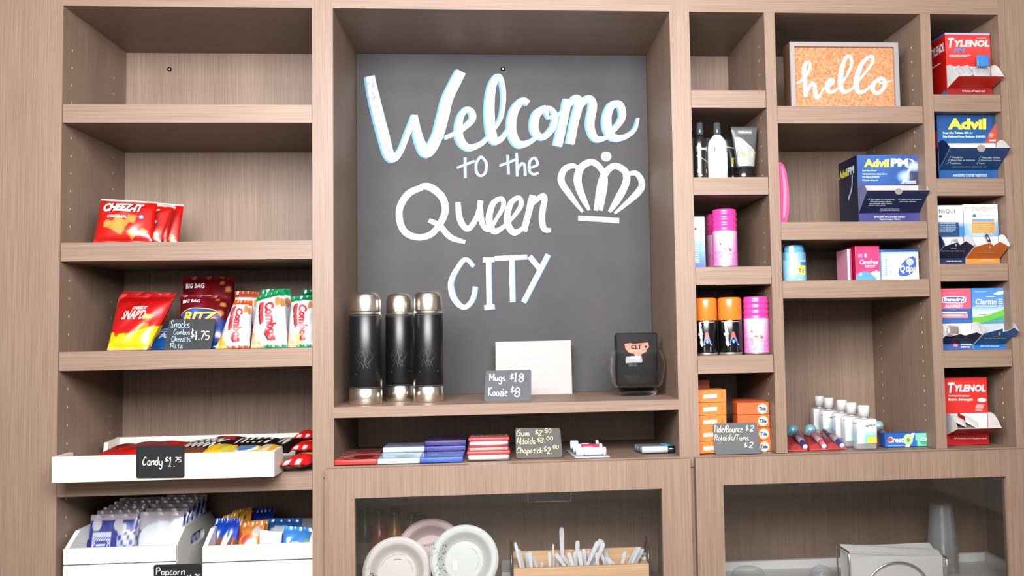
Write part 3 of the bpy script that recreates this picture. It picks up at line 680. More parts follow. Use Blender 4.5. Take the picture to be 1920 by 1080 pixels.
# ---- crates in the bottom compartment
CR = rgb(240, 238, 232)
def crate(label, u0, u1, v0, vgap, y0, y1):
    zt = W((u0 + u1) / 2, v0, y0).z; zg = W((u0 + u1) / 2, vgap, y0).z
    x0, x1 = W(u0, v0, y0).x, min(W(u1, v0, y0).x, A1 - 0.002); zb = CF + 0.0005; t = 0.009
    r = thing('storage_crate', label, 'crate', ((x0 + x1) / 2, (y0 + y1) / 2, zb))
    for za, zb_ in ((zg + 0.0012, zt), (zb + 0.012, zg - 0.0012)):
        b = MB(); b.rbox(x0, x1, y0, y0 + t, za, zb_, 0.0015, 'satin', CR, smooth=False); b.build('front_slat', r)
        b = MB(); b.rbox(x0, x1, y1 - t, y1, za, zb_, 0.0015, 'satin', CR, smooth=False); b.build('back_slat', r)
    for x in (x0, x1 - t):
        b = MB(); yc = (y0 + y1) / 2; zh = zt + 0.026; hz_ = zt - 0.012; hw = 0.05; hh = 0.013
        ya, yb = y0 + t, y1 - t
        out = [(ya, zb), (yb, zb), (yb, zt), (yb - 0.04, zh), (ya + 0.05, zh), (ya, zt)]
        k = 24
        inner = [(yc + hw * math.copysign(abs(math.cos(2 * math.pi * i / k)) ** 0.5, math.cos(2 * math.pi * i / k)), hz_ + hh * math.copysign(abs(math.sin(2 * math.pi * i / k)) ** 0.6, math.sin(2 * math.pi * i / k))) for i in range(k)]
        bm = bmesh.new()
        for xx, flip in ((x, 1), (x + t, -1)):
            vo = [bm.verts.new((xx, p_[0], p_[1])) for p_ in out]; vi = [bm.verts.new((xx, p_[0], p_[1])) for p_ in inner]
            eo = [bm.edges.new((vo[i], vo[(i + 1) % len(vo)])) for i in range(len(vo))]; ei = [bm.edges.new((vi[i], vi[(i + 1) % k])) for i in range(k)]
            bmesh.ops.triangle_fill(bm, use_beauty=True, use_dissolve=False, edges=eo + ei)
        bm.verts.index_update()
        b.add([q_.co.copy() for q_ in bm.verts], [[q_.index for q_ in f.verts] for f in bm.faces], 'satin', CR); bm.free()
        for ring in (out, inner):
            m = len(ring); b.add([V((x, *p_)) for p_ in ring] + [V((x + t, *p_)) for p_ in ring], [(i, (i + 1) % m, m + (i + 1) % m, m + i) for i in range(m)], 'satin', CR)
        b.build('side_panel', r)
    b = MB(); b.box(x0 + t, x1 - t, y0 + t, y1 - t, zb + 0.002, zb + 0.008, 'satin', CR); b.build('bottom_board', r)
    return x0, x1, zt
px0, px1, pzt = crate('white slatted crate with handle hole, packed with blue and white popcorn packets', 118, 330, 1026, 1057, 0.012, 0.30)
qx0, qx1, qzt = crate('white slatted crate beside the right wall, heaped with blue and gold snack packets', 379, 590, 1021, 1052, 0.012, 0.30)
NAVY = rgb(58, 66, 150)
def pop_art(k):
    def f(s, t):
        if t > 0.9: return rgb(196, 186, 196)
        if k == 1:
            if math.hypot((s - 0.55) / 0.55, (t - 0.5) / 0.33) < 1: return rgb(232, 236, 244)
            return rgb(120, 116, 160) if t < 0.7 else rgb(196, 190, 206)
        for x, y in ((0.16, 0.82), (0.62, 0.82), (0.7, 0.74)):
            if math.hypot(s - x, (t - y) * 0.9) < 0.1: return rgb(206, 208, 214)
        if abs(s - 0.3) < 0.2 and t < 0.68:
            d = max(abs(s - 0.3) / 0.2, (t - 0.3) / 0.38)
            if d > 0.86: return rgb(206, 212, 234)
            if d > 0.62: return rgb(226, 230, 244) if (int(t * 28) + int(s * 40)) % 2 else NAVY
            if d < 0.5: return rgb(226, 228, 238) if not 0.42 < t < 0.46 else NAVY
        if s > 0.62 and t < 0.72: return rgb(184, 188, 206) if (int(s * 17) + int(t * 13)) % 3 else NAVY
        return NAVY
    return lambda s, t: f(s, (t - 0.44) / 0.56)
for i in range(6):
    y = 0.085 + i * 0.0265
    for j in (0, 1):
        u0, u1 = ((159, 250), (253, 338))[j]
        a, c = W(u0, 1000, 0.1).x + i * 0.002, W(u1, 1000, 0.1).x + i * 0.002
        top = W(200, 965, 0.12).z + (0.002 if j else 0) + i * 0.003 + rnd.uniform(-0.002, 0.003)
        C = [V((a, y, CF + 0.012)), V((c, y, CF + 0.012)), V((c, y + 0.04, top)), V((a + 0.003, y + 0.04, top + (0.002 if j else 0)))]
        lab = ['front popcorn packet printed with a blue ticket design, left stack of the crate', 'front popcorn packet with a big white patch, right stack of the crate'][j] if i == 0 else \
            'popcorn packet number %s behind the front one in the %s stack of the crate' % (['', 'second', 'third', 'fourth', 'fifth', 'sixth'][i], ['left', 'right'][j])
        lab = lab.replace('number ', '')
        bag('popcorn_packet', lab, 'snack bag', 'popcorn packets in the white crate', C, 0.009, pop_art(j if i == 0 else 0), None, 0.04, 100 + i * 2 + j, 'foil', 60, 0.16)
sign('black price card with white popcorn writing, fixed to the left crate', [(288, 1059), (378, 1057), (379, 1110), (289, 1112)], 0.008, None,
     [('Popcorn', 293, 1064, 346, 1084, 1.6), ('$1.75', 349, 1078, 376, 1094, 1.6)], rgb(24, 23, 24), rgb(214, 214, 214), 0.0, th=0.001, hang=True)
cob, gold, sky = rgb(22, 64, 176), rgb(226, 160, 48), rgb(70, 140, 206)
sn = [((392, 440), (1018, 972), 0.05, cob, [(0.5, 0.15, 0.9, 0.3, rgb(130, 84, 70)), (0.5, 0.15, 0.12, 0.4, sky)], 'bright blue nut packet standing at the near left of the crate'),
      ((418, 486), (1018, 980), 0.07, rgb(222, 136, 60), [(0.2, 0.6, 0.2, 0.25, rgb(196, 70, 50)), (0.55, 0.4, 0.14, 0.2, rgb(190, 80, 70)), (0.8, 0.7, 0.12, 0.2, rgb(206, 196, 190))], 'orange-brown trail mix packet in the front row of the crate'),
      ((482, 524), (1018, 996), 0.04, rgb(226, 234, 240), [(0.5, 0.05, 0.6, 0.2, sky)], 'pale white-blue packet at the middle of the crate front'),
      ((526, 592), (1018, 988), 0.05, rgb(66, 134, 210), [(0.4, 0.25, 0.6, 0.16, rgb(236, 226, 206)), (0.9, 0.45, 0.2, 0.15, rgb(120, 170, 140))], 'light blue packet with a cream stripe by the right wall'),
      ((446, 494), (1010, 976), 0.12, rgb(200, 140, 60), [(0.3, 0.3, 0.3, 0.15, rgb(110, 40, 34))], 'gold and brown packet in the second row of the crate'),
      ((418, 462), (1010, 954), 0.15, gold, [(0.7, 0.75, 0.08, 0.05, rgb(90, 60, 30))], 'yellow gold packet standing tallest in the crate'),
      ((462, 506), (1010, 952), 0.17, rgb(20, 46, 140), [], 'dark blue packet at the back beside the yellow gold one'),
      ((496, 560), (1010, 972), 0.14, rgb(44, 100, 170), [(0.4, 0.6, 0.3, 0.14, rgb(196, 206, 216)), (0.6, 0.3, 0.4, 0.12, rgb(110, 50, 46))], 'mid blue packet lying across the back right of the crate'),
      ((400, 436), (1010, 964), 0.13, rgb(236, 178, 60), [], 'small yellow packet folded over behind the bright blue one')]
for i, (u, v, y, base, bl, lab) in enumerate(sn):
    top = W((u[0] + u[1]) / 2, v[1], y + 0.05)
    a, c = W(u[0], v[0], y).x, W(u[1], v[0], y).x; k = rnd.uniform(-0.008, 0.008)
    c = min(c, A1 - 0.012)
    C = [V((a, y, qzt - 0.08)), V((c, y, qzt - 0.08)), V((c + min(k, 0), y + 0.05, top.z + k * 0.6)), V((a + k, y + 0.05, top.z - k * 0.6))]
    bag('snack_packet', lab, 'snack bag', 'mixed snack packets in the right crate', C, 0.012, (lambda base, bl: lambda s, t: bars_art(base, bl)(s, (t - 0.45) / 0.5))(base, bl), None, 0.08, 130 + i, 'foil', 26, 0.3)

# ================================================================ centre alcove
def depth_on(u, v, z): return Wz(u, v, z).y
# ---- vacuum flasks
STEEL = (0.74, 0.68, 0.60)
for (u0, u1, vt, vb, y, lab) in [(655, 716, 548, 755, 0.075, 'left steel flask with black leather wrap, standing apart beside the alcove wall'),
                                 (723, 776, 550, 747, 0.155, 'middle steel flask with black leather wrap, set back and partly behind another'),
                                 (775, 831, 546, 753, 0.105, 'right steel flask with black leather wrap, nearest the chalk lettering')]:
    p0, p1, pt = W(u0, 650, y), W(u1, 650, y), W((u0 + u1) / 2, vt, y)
    rad = (p1.x - p0.x) / 2; cx = (p0.x + p1.x) / 2; H = pt.z - SM; c = (cx, y, SM)
    r = thing('vacuum_flask', lab, 'thermos', c, 'steel flasks on the alcove shelf')
    f = lambda k: k * H
    b = MB(); b.lathe([(0, 0), (rad * 0.95, 0), (rad, 0.002), (rad, f(0.135)), (rad * 0.97, f(0.14)), (rad * 0.97, f(0.80)), (rad * 0.93, f(0.802)), (rad * 0.93, f(0.822)), (rad * 0.9, f(0.826))], c, 'steel', STEEL, 48); b.build('base', r)
    b = MB(); b.lathe([(rad * 0.975, f(0.142)), (rad * 1.0, f(0.146)), (rad * 1.0, f(0.795)), (rad * 0.975, f(0.80))], c, 'leather', BLACK, 48)
    fn = around(c, rad * 1.003)
    fm = lambda u, v: fn(u / rad, v); EM = rgb(22, 22, 23)
    for k in range(4): b.stroke([(-0.5 * rad + 0.26 * rad * k + 0.12 * rad * math.sin(a * 1.3 + k), f(0.32) + f(0.17) * a / 6) for a in range(7)], 0.0013, EM, fm, 'satin')
    b.stroke([(-0.6 * rad, f(0.4)), (-0.2 * rad, f(0.47)), (0.1 * rad, f(0.36)), (0.6 * rad, f(0.46))], 0.0014, EM, fm, 'satin')
    b.stroke([(-0.6 * rad, f(0.275)), (0.65 * rad, f(0.28))], 0.0016, EM, fm, 'satin', smooth=False)
    for zf in (0.152, 0.788): b.stroke([((-0.95 + 0.1 * k) * rad, f(zf)) for k in range(20)], 0.0007, rgb(110, 108, 104), fm, 'satin')
    b.build('leather_wrap', r)['label'] = 'black leather wrap with embossed mark'
    b = MB(); b.lathe([(rad * 0.9, f(0.822)), (rad * 0.93, f(0.824)), (rad * 0.94, f(0.83)), (rad * 0.93, f(0.93)), (rad * 0.88, f(0.965)), (rad * 0.76, f(0.988)), (rad * 0.55, f(0.997)), (0, f(1.0))], c, 'steel', STEEL, 48); b.build('cup_lid', r)
    b = MB(); b.lathe([(rad * 0.935, f(0.8225)), (rad * 0.9365, f(0.8225)), (rad * 0.9365, f(0.8265)), (rad * 0.935, f(0.8265))], c, 'matte', BLACK, 48); b.build('seal_ring', r)
# ---- price signs + plaque
sign('grey slate sign on the alcove shelf in front of the cream plaque', [(911, 695), (996, 693), (996, 752), (908, 753)], 0.075, SM,
     [('Mugs', 918, 701, 947, 720, 1.6), ('$', 956, 700, 963, 712, 1.4), ('18', 964, 700, 982, 715, 1.9), ('Koozie', 916, 726, 951, 742, 1.6), ('$', 957, 724, 964, 737, 1.4), ('8', 965, 726, 975, 743, 1.9)], rgb(92, 94, 99), rgb(246, 246, 246))
n = V((0, -1, 0.12)).normalized(); p0 = W(1000, 740, 0.27); p0.z = SM; fn = onp(p0, n)
c4 = [fn(930, 741), fn(1073, 739), fn(1070, 638), fn(929, 641)]; c4[0].z = SM; c4[1].z = SM
r = thing('plaque', 'cream wooden plaque with raised pale lettering leaning against the chalkboard', 'plaque', (c4[0] + c4[1]) / 2)
CREAM = rgb(172, 160, 155)
b = MB(); b.slab(c4, -n, 0.014, 'satin', CREAM); b.build('board', r)
b = MB(); f2 = onp(p0 + n * 0.0008, n); LT = rgb(188, 176, 171)
b.text('CHOCOLATE', 947, 655, 1050, 674, LT, f2, 0.02)
for (t, v0, v1, a, e) in (('COMES FROM COCOA', 678, 686, 950, 1047), ('WHICH IS A TREE', 690, 702, 950, 1047), ('THAT MAKES IT A PLANT', 707, 715, 950, 1047), ('CHOCOLATE IS SALAD', 721, 728, 950, 1047)):
    b.text(t, a, v0, e, v1, LT, f2, 0.015)
b.build('lettering', r)['label'] = 'raised cream lettering'
# ---- glass vase with folded drink sleeves
y = 0.15; cxv = (W(1142, 700, y).x + W(1247, 700, y).x) / 2; H = W(1195, 655, y).z - SM
hw = (W(1247, 700, y).x - W(1142, 700, y).x) / 2
def sq_ring(w, d, z, k=96, e=0.82):
    o = []
    for i in range(k):
        a = 2 * math.pi * i / k; ca, sa = math.cos(a), math.sin(a)
        o.append(V((cxv + w * math.copysign(abs(ca) ** e, ca), y + d * math.copysign(abs(sa) ** e, sa), SM + z)))
    return o
outer = [(0.0, 0.62), (0.004, 0.66), (0.02, 0.74), (0.25 * H, 0.88), (0.5 * H, 0.985), (0.68 * H, 1.0), (0.85 * H, 0.95), (0.97 * H, 0.86), (H, 0.84)]
inner = [(H, 0.81), (0.97 * H, 0.82), (0.85 * H, 0.905), (0.68 * H, 0.955), (0.5 * H, 0.94), (0.25 * H, 0.83), (0.022, 0.70), (0.016, 0.5)]
def dense(pr, n=5):
    o = []
    for i in range(len(pr) - 1):
        a_, b_, c_, d_ = pr[max(i - 1, 0)], pr[i], pr[i + 1], pr[min(i + 2, len(pr) - 1)]
        for j in range(n):
            t = j / n; o.append(tuple(0.5 * (2 * b_[m] + (c_[m] - a_[m]) * t + (2 * a_[m] - 5 * b_[m] + 4 * c_[m] - d_[m]) * t * t + (3 * b_[m] - a_[m] - 3 * c_[m] + d_[m]) * t ** 3) for m in (0, 1)))
    return o + [pr[-1]]
outer = outer[:2] + dense(outer[2:]); inner = dense(inner[:-2]) + inner[-2:]
b = MB(); dp = 0.055; k = 96
rings = [sq_ring(hw * w, dp * w, z) for z, w in outer] + [sq_ring(hw * w, dp * w, z) for z, w in inner]
vv = [p_ for ring in rings for p_ in ring]; nr = len(rings)
ff = [(j * k + i, j * k + (i + 1) % k, (j + 1) * k + (i + 1) % k, (j + 1) * k + i) for j in range(nr - 1) for i in range(k)]
ff += [tuple(range(k))[::-1], tuple(range((nr - 1) * k, nr * k))]
b.add(vv, ff, 'glass', WHITE, True); tag(b.build('glass_vase'), 'clear squarish glass vase with bulging sides at the right of the alcove shelf', 'vase')
def sleeve(lab, ca, cb, cw, y0, z0, z1, tagged):
    r = thing('drink_sleeve', lab, 'drink sleeve', ((ca + cb) / 2, y0, z0), 'folded black drink sleeves in the vase')
    b = MB(); b.rbox(ca, cb, y0, y0 + 0.009, z0, z1, 0.003, 'matte', rgb(24, 23, 24)); b.build('foam_panel', r)
    if tagged:
        yy = y0 - 0.0008; fn = on(yy); coral = rgb(226, 142, 122)
        b = MB()
        pts = [(1173, 655), (1171, 645), (1183, 643), (1186, 645), (1206, 643), (1215, 642), (1217, 650), (1213, 655), (1212, 660), (1203, 664), (1196, 677), (1189, 664), (1178, 661)]
        b.poly([fn(*p_) for p_ in pts[::-1]], 'matte', coral)
        b.text('CLT', 1183, 646, 1203, 655, BLACK, on(yy - 0.0005), 0.04, 0, 'matte'); b.build('tag', r)['label'] = 'coral tag with black letters'
        b = MB(); b.disc(1211, 650, 2.2, 2.2, BLACK, on(yy - 0.0004), 'matte'); b.build('tag_hole', r)
zt = W(1190, 625, 0.16).z
xa, xb = W(1154, 640, 0.16).x, W(1231, 640, 0.16).x
sleeve('front folded black drink sleeve in the vase with coral tag', xa, xb, 0, 0.145, SM + 0.022, zt, True)
sleeve('second folded black drink sleeve in the vase, right behind the tagged one', xa + 0.001, xb + 0.001, 0, 0.156, SM + 0.022, zt + 0.001, False)
sleeve('rear folded black drink sleeve in the vase, last of the three', xa - 0.001, xb, 0, 0.167, SM + 0.022, zt - 0.002, False)
# ---- low cubby: gum, mints, lip balm, batteries
def gum(lab, u0, u1, vref, y0, y1, z0, z1, col, art, group, printing=None):
    a, c = W(u0, vref, y0).x, W(u1, vref, y0).x
    b = MB(); b.rbox(a, c, y0, y1, z0, z1, 0.0012, 'print', col)
    b.grid(lambda s, t: V((a + 0.001 + (c - a - 0.002) * s, y0 + 0.001 + (y1 - y0 - 0.002) * t, z1 + 0.0003)), 24, 20, 'foil', art)
    if printing: printing(b, a, c)
    o = b.build('chewing_gum_pack', loc=((a + c) / 2, (y0 + y1) / 2, z0)); tag(o, lab, 'chewing gum', group); return o
def g_art(base, blob, dark, c0=0.5):
    def f(s, t):
        if t > 0.86: return mixc(base, WHITE, 0.35)
        if math.hypot((s - 0.62) / 0.26, (t - 0.4) / 0.36) < 1: return blob
        if 0.12 < s < 0.7 and 0.45 < t < 0.62 and int(s * 22) % 2: return dark
        return mixc(base, WHITE, 0.25 * math.sin(s * 9 + t * 7) ** 2)
    return f
gg = 'flat gum packs in the low cubby'
hG = 0.0115
for (lab, u0, u1, y0, y1, z0, col, blob, dark) in [
    ('red gum pack at the left end of the cubby', 627, 707, 0.006, 0.098, 0, rgb(196, 46, 40), rgb(150, 40, 36), rgb(240, 220, 200)),
    ('red gum pack behind the front red one', 633, 712, 0.102, 0.19, 0, rgb(170, 44, 40), rgb(190, 60, 50), rgb(230, 200, 190)),
    ('light blue gum pack in front, between the red and dark blue packs', 708, 787, 0.004, 0.098, 0, rgb(186, 222, 240), rgb(96, 160, 70), rgb(60, 80, 120)),
    ('lower light blue gum pack at the back', 716, 794, 0.10, 0.19, 0, rgb(170, 204, 226), rgb(90, 150, 66), rgb(60, 80, 120)),
    ('upper light blue gum pack at the back, stacked on another', 718, 796, 0.104, 0.194, hG + 0.0005, rgb(190, 204, 236), rgb(196, 206, 236), rgb(120, 130, 170)),
    ('dark blue gum pack in front, beside the mint tins', 788, 868, 0.004, 0.098, 0, rgb(52, 92, 196), rgb(40, 110, 170), rgb(200, 220, 240)),
    ('lower dark blue gum pack at the back', 795, 872, 0.10, 0.19, 0, rgb(42, 74, 160), rgb(40, 110, 170), rgb(200, 220, 240)),
    ('middle dark blue gum pack at the back', 796, 873, 0.104, 0.194, hG + 0.0005, rgb(52, 56, 140), rgb(60, 60, 150), rgb(150, 150, 210)),
    ('topmost dark blue and pink gum pack at the back', 797, 874, 0.108, 0.198, 2 * hG + 0.001, rgb(52, 44, 128), rgb(150, 70, 120), rgb(150, 150, 210))]:
    gum(lab, u0, u1, 860, y0, y1, z0 + 0.0004, z0 + hG, col, g_art(col, blob, dark), gg)
def tin(lab, u0, u1, y0, y1, z0):
    a, c = W(u0, 860, y0).x, W(u1, 860, y0).x
    r = thing('mint_tin', lab, 'mint tin', ((a + c) / 2, (y0 + y1) / 2, z0), 'mint tins in the low cubby')
    b = MB(); b.rbox(a + 0.001, c - 0.001, y0 + 0.001, y1 - 0.001, z0, z0 + 0.013, 0.004, 'metal', (0.8, 0.78, 0.76)); b.build('tin_base', r)
    b = MB(); b.rbox(a, c, y0, y1, z0 + 0.012, z0 + 0.021, 0.0035, 'print', rgb(214, 62, 66), seg=3)
    fn = lambda u, v: V((a + (c - a) * u, y1 - (y1 - y0) * v, z0 + 0.0213))
    b.rect(0.06, 0.2, 0.94, 0.8, rgb(238, 226, 214), fn); b.text('ALTOIDS', 0.1, 0.32, 0.9, 0.68, rgb(60, 40, 40), lambda u, v: fn(u, v) + V((0, 0, 0.0003)), 0.03)
    b.build('tin_lid', r)
tin('front red and cream mint tin beside the gum sign', 875, 957, 0.012, 0.072, 0.0004)
tin('lower red and cream mint tin behind the front one', 877, 955, 0.082, 0.142, 0.0004)
tin('upper red and cream mint tin stacked at the back', 878, 956, 0.084, 0.144, 0.0217)
sign('grey slate sign in the low cubby listing gum, mints and lip balm in yellow chalk', [(966, 803), (1050, 803), (1055, 858), (968, 861)], 0.035, 0.0003,
     [('Gum', 969, 806, 992, 817, 1.2), ('$', 1003, 805, 1009, 815, 1.1), ('2.', 1010, 807, 1019, 816, 1.2), ('50', 1022, 804, 1033, 811, 1.0),
      ('Altoids', 969, 820, 1003, 832, 1.2), ('$', 1007, 819, 1013, 829, 1.1), ('3.', 1013, 821, 1022, 830, 1.3), ('00', 1025, 818, 1036, 825, 1.0),
      ('Chapstick', 969, 839, 1017, 854, 1.2), ('$', 1019, 836, 1025, 847, 1.1), ('2.', 1026, 839, 1035, 850, 1.3), ('00', 1037, 834, 1047, 841, 1.0)], rgb(92, 90, 88), rgb(236, 228, 176), 0.16)
r = thing('lip_balm_pack', 'blister card of white lip balm tubes lying right of the gum sign', 'lip balm', (W(1108, 861, 0.03).x, 0.06, 0.0003))
a, c = W(1077, 861, 0.03).x, W(1142, 861, 0.03).x
b = MB(); b.hexa([V(p_) for p_ in ((a, 0.015, 0.0003), (c, 0.015, 0.0003), (a - 0.01, 0.15, 0.0003), (c - 0.012, 0.15, 0.0003), (a, 0.015, 0.0018), (c, 0.015, 0.0018), (a - 0.01, 0.15, 0.0018), (c - 0.012, 0.15, 0.0018))], 'print', rgb(206, 214, 226))
b.build('card', r)
for i, (yy, col, lab) in enumerate(((0.035, rgb(226, 230, 236), 'white lip balm tube with grey label'), (0.066, rgb(206, 60, 90), 'pink lip balm tube'), (0.097, rgb(26, 26, 30), 'black lip balm tube'))):
    z = 0.0115 + i * 0.004; x0, x1 = a + 0.004 - i * 0.004, c - 0.006 - i * 0.005
    b = MB(); b.cyl((x0, yy, z), (x0 + 0.018, yy, z), 0.0094, 'gloss', WHITE, 20); b.cyl((x0 + 0.0182, yy, z), (x1 - 0.007, yy, z), 0.0088, 'gloss', col, 20); b.cyl((x1 - 0.0068, yy, z), (x1, yy, z), 0.0094, 'gloss', WHITE, 20)
    b.build('lip_balm_tube', r)['label'] = lab
a, c = W(1203, 850, 0.06).x, W(1270, 850, 0.06).x
for i in range(4):
    yy, z = 0.058 + i * 0.0162, 0.0085
    b = MB(); k = 0.0032 * i
    b.cyl((a - k, yy, z), (c - k - 0.022, yy, z), 0.0078, 'gloss', rgb(196, 200, 206) if i == 0 else rgb(90, 96, 106), 20)
    b.cyl((c - k - 0.0218, yy, z), (c - k - 0.004, yy, z), 0.0078, 'gloss', rgb(16, 24, 30) if i == 0 else rgb(60, 150, 176), 20)
    b.cyl((c - k - 0.0039, yy, z), (c - k - 0.002, yy, z), 0.0076, 'steel', (0.7, 0.7, 0.7), 20); b.cyl((c - k - 0.002, yy, z), (c - k + 0.002, yy, z), 0.0026, 'steel', (0.7, 0.7, 0.7), 12)
    o = b.build('battery'); tag(o, ['front pale battery with black end, in the right corner of the cubby', 'second battery of the row in the cubby corner, teal ended', 'third battery of the row in the cubby corner', 'rearmost battery of the row in the cubby corner'][i], 'battery', 'batteries in the low cubby')

# ================================================================ behind the centre glass door
def plate(lab, u, v, ru, y, col, art, printing, lean=0.28):
    c = W(u, v, y); rad = (W(u + ru, v, y).x - W(u - ru, v, y).x) / 2
    ax = V((0, -1, lean)).normalized(); ux = V((1, 0, 0)); uy = ax.cross(ux) * -1
    prof = [(0, 0), (0.55, 0.0), (0.62, 0.03), (0.70, 0.10), (0.76, 0.16), (0.80, 0.18), (0.93, 0.19), (1.0, 0.165)]
    def h(r_):
        for (r0, h0), (r1, h1) in zip(prof, prof[1:]):
            if r_ <= r1: return h0 + (h1 - h0) * (r_ - r0) / (r1 - r0)
        return prof[-1][1]
    b = MB(); nr_, na = 40, 72; vs_, cs_ = [], []
    up_ = V((0, lean, 1)).normalized()
    def pos(x, y2, o=0.0): return c + ux * (x * rad) + up_ * (y2 * rad) + ax * (h(min(1, math.hypot(x, y2))) * rad * 0.9 + o)
    for j in range(nr_ + 1):
        for i in range(na):
            a = 2 * math.pi * i / na; r_ = j / nr_; x, y2 = r_ * math.cos(a), r_ * math.sin(a)
            vs_.append(pos(x, y2)); cs_.append(art(x, y2))
    fs_ = [(j * na + i, j * na + (i + 1) % na, (j + 1) * na + (i + 1) % na, (j + 1) * na + i) for j in range(nr_) for i in range(na)]
    b.add(vs_, fs_, 'print', cs_, True)
    b.add([p_ - ax * 0.0016 for p_ in vs_], [f_[::-1] for f_ in fs_], 'print', [col] * len(vs_), True)
    e0 = nr_ * na; b.add([vs_[e0 + i] for i in range(na)] + [vs_[e0 + i] - ax * 0.0016 for i in range(na)], [(i, na + i, na + (i + 1) % na, (i + 1) % na) for i in range(na)], 'print', col)
    pf = lambda x, y2: pos(x, -y2, 0.0012)
    printing(b, pf)
    zb = min(p_.z for p_ in b.v)
    o = b.build('paper_plate', loc=(c.x, c.y, zb)); return tag(o, lab, 'plate', 'paper plates behind the glass door')
def ring_text(b, t, r_, a0, a1, h_, col, pf):
    for i, ch in enumerate(t):
        a = math.radians(a0 + (a1 - a0) * i / max(1, len(t) - 1)); w_ = h_ * 0.55
        if ch != ' ': b.text(ch, -w_ / 2, -h_ / 2, w_ / 2, h_ / 2, col, lambda u, v: pf(r_ * math.cos(a) + u * math.sin(a) + -v * math.cos(a) * 1, -(r_ * math.sin(a)) + u * -math.cos(a) * -1 + v * math.sin(a)), 0.02)
def specks(b, pf, seed, side, col):
    q_ = random.Random(seed)
    for _ in range(46):
        a = math.radians(q_.uniform(*side)); r_ = q_.uniform(0.6, 0.97); s_ = q_.uniform(0.008, 0.022)
        x, y2 = r_ * math.cos(a), -r_ * math.sin(a); t_ = q_.random() * 3
        b.poly([pf(x + s_ * math.cos(t_ + k * 1.57) * (1.5 if k % 2 else 0.8), y2 + s_ * math.sin(t_ + k * 1.57) * (1.5 if k % 2 else 0.8)) for k in range(4)][::-1], 'print', col)
P1, P2, P3 = rgb(204, 196, 190), rgb(184, 156, 156), rgb(192, 198, 192)
def ringline(b, pf, r_, a0, a1, col, w_=0.012):
    b.stroke([(r_ * math.cos(math.radians(a0 + (a1 - a0) * i / 20)), -r_ * math.sin(math.radians(a0 + (a1 - a0) * i / 20))) for i in range(21)], w_, col, pf, 'print')
def pr1(b, pf):
    specks(b, pf, 3, (170, 235), rgb(70, 70, 70)); ringline(b, pf, 0.5, 60, 160, rgb(180, 170, 170)); ringline(b, pf, 0.44, 0, 50, rgb(150, 150, 150)); ringline(b, pf, 0.36, 70, 110, rgb(110, 110, 110), 0.02)
    b.rect(-0.35, 0.1, -0.1, 0.3, rgb(214, 196, 200), pf)
def pr2(b, pf):
    specks(b, pf, 4, (140, 215), rgb(80, 96, 92)); ringline(b, pf, 0.4, 20, 60, rgb(140, 160, 156)); ringline(b, pf, 0.42, -40, 10, rgb(160, 190, 184)); ringline(b, pf, 0.56, -50, 120, rgb(206, 220, 214))
    b.rect(-0.36, -0.3, -0.2, -0.18, rgb(170, 210, 202), pf); b.rect(-0.34, 0.0, -0.2, 0.3, rgb(206, 222, 220), pf)
def pr3(b, pf):
    b.text('recycles', -0.25, -0.34, 0.2, -0.22, rgb(50, 40, 44), lambda u, v: pf(u, v - 0.12 * u), 0.02); ringline(b, pf, 0.5, 150, 170, rgb(120, 100, 104))
shade = lambda col: (lambda x, y2: mixc(col, rgb(200, 190, 184), 0.12 if 0.6 < math.hypot(x, y2) < 0.72 else 0))
plate('pinkish paper plate with recycling print, standing behind the two white ones', 808, 1040, 66, 0.13, P2, shade(P2), pr3)
plate('white paper plate with dark specks at its lower left, leftmost behind the glass', 745, 1072, 64, 0.075, P1, shade(P1), pr1)
plate('white paper plate with pale green specks, in front of the pink one', 871, 1050, 64, 0.05, P3, shade(P3), pr2)
def syrup(lab, u, vt, y, liquid, hk=1.0):
    c = W(u, 1000, y); H = W(u, vt, y).z - CF; c = (c.x, y, CF + 0.0005); rad = 0.021
    r = thing('syrup_bottle', lab, 'bottle', c, 'syrup bottles behind the glass door')
    b = MB(); b.lathe([(0, 0), (rad, 0), (rad, 0.62 * H), (rad * 0.85, 0.7 * H), (rad * 0.5, 0.82 * H), (rad * 0.42, 0.9 * H), (rad * 0.42, 0.905 * H)], c, 'gloss', liquid, 24); b.build('bottle', r)
    b = MB(); b.lathe([(rad * 0.52, 0.905 * H), (rad * 0.52, 0.985 * H), (rad * 0.4, H), (0, H)], c, 'gloss', rgb(60, 58, 52), 24); b.build('cap', r)
    b = MB(); b.lathe([(rad * 1.01, 0.3 * H), (rad * 1.01, 0.55 * H)], c, 'matte', mixc(liquid, (0.2, 0.15, 0.1), 0.5), 24); b.build('paper_label', r)
for i, (u, vt, liq, lab) in enumerate([(684, 946, rgb(60, 48, 42), 'leftmost dark bottle at the back of the low cabinet'), (711, 955, rgb(176, 76, 24), 'red-brown syrup bottle, second from the cabinet wall'),
                                       (740, 954, rgb(206, 138, 20), 'golden syrup bottle, third from the cabinet wall'), (772, 962, rgb(160, 128, 24), 'yellowish bottle partly behind the pink plate'), (793, 966, rgb(150, 114, 24), 'last dim yellow bottle behind the pink plate')]):
    syrup(lab, u, vt, 0.30, liq)
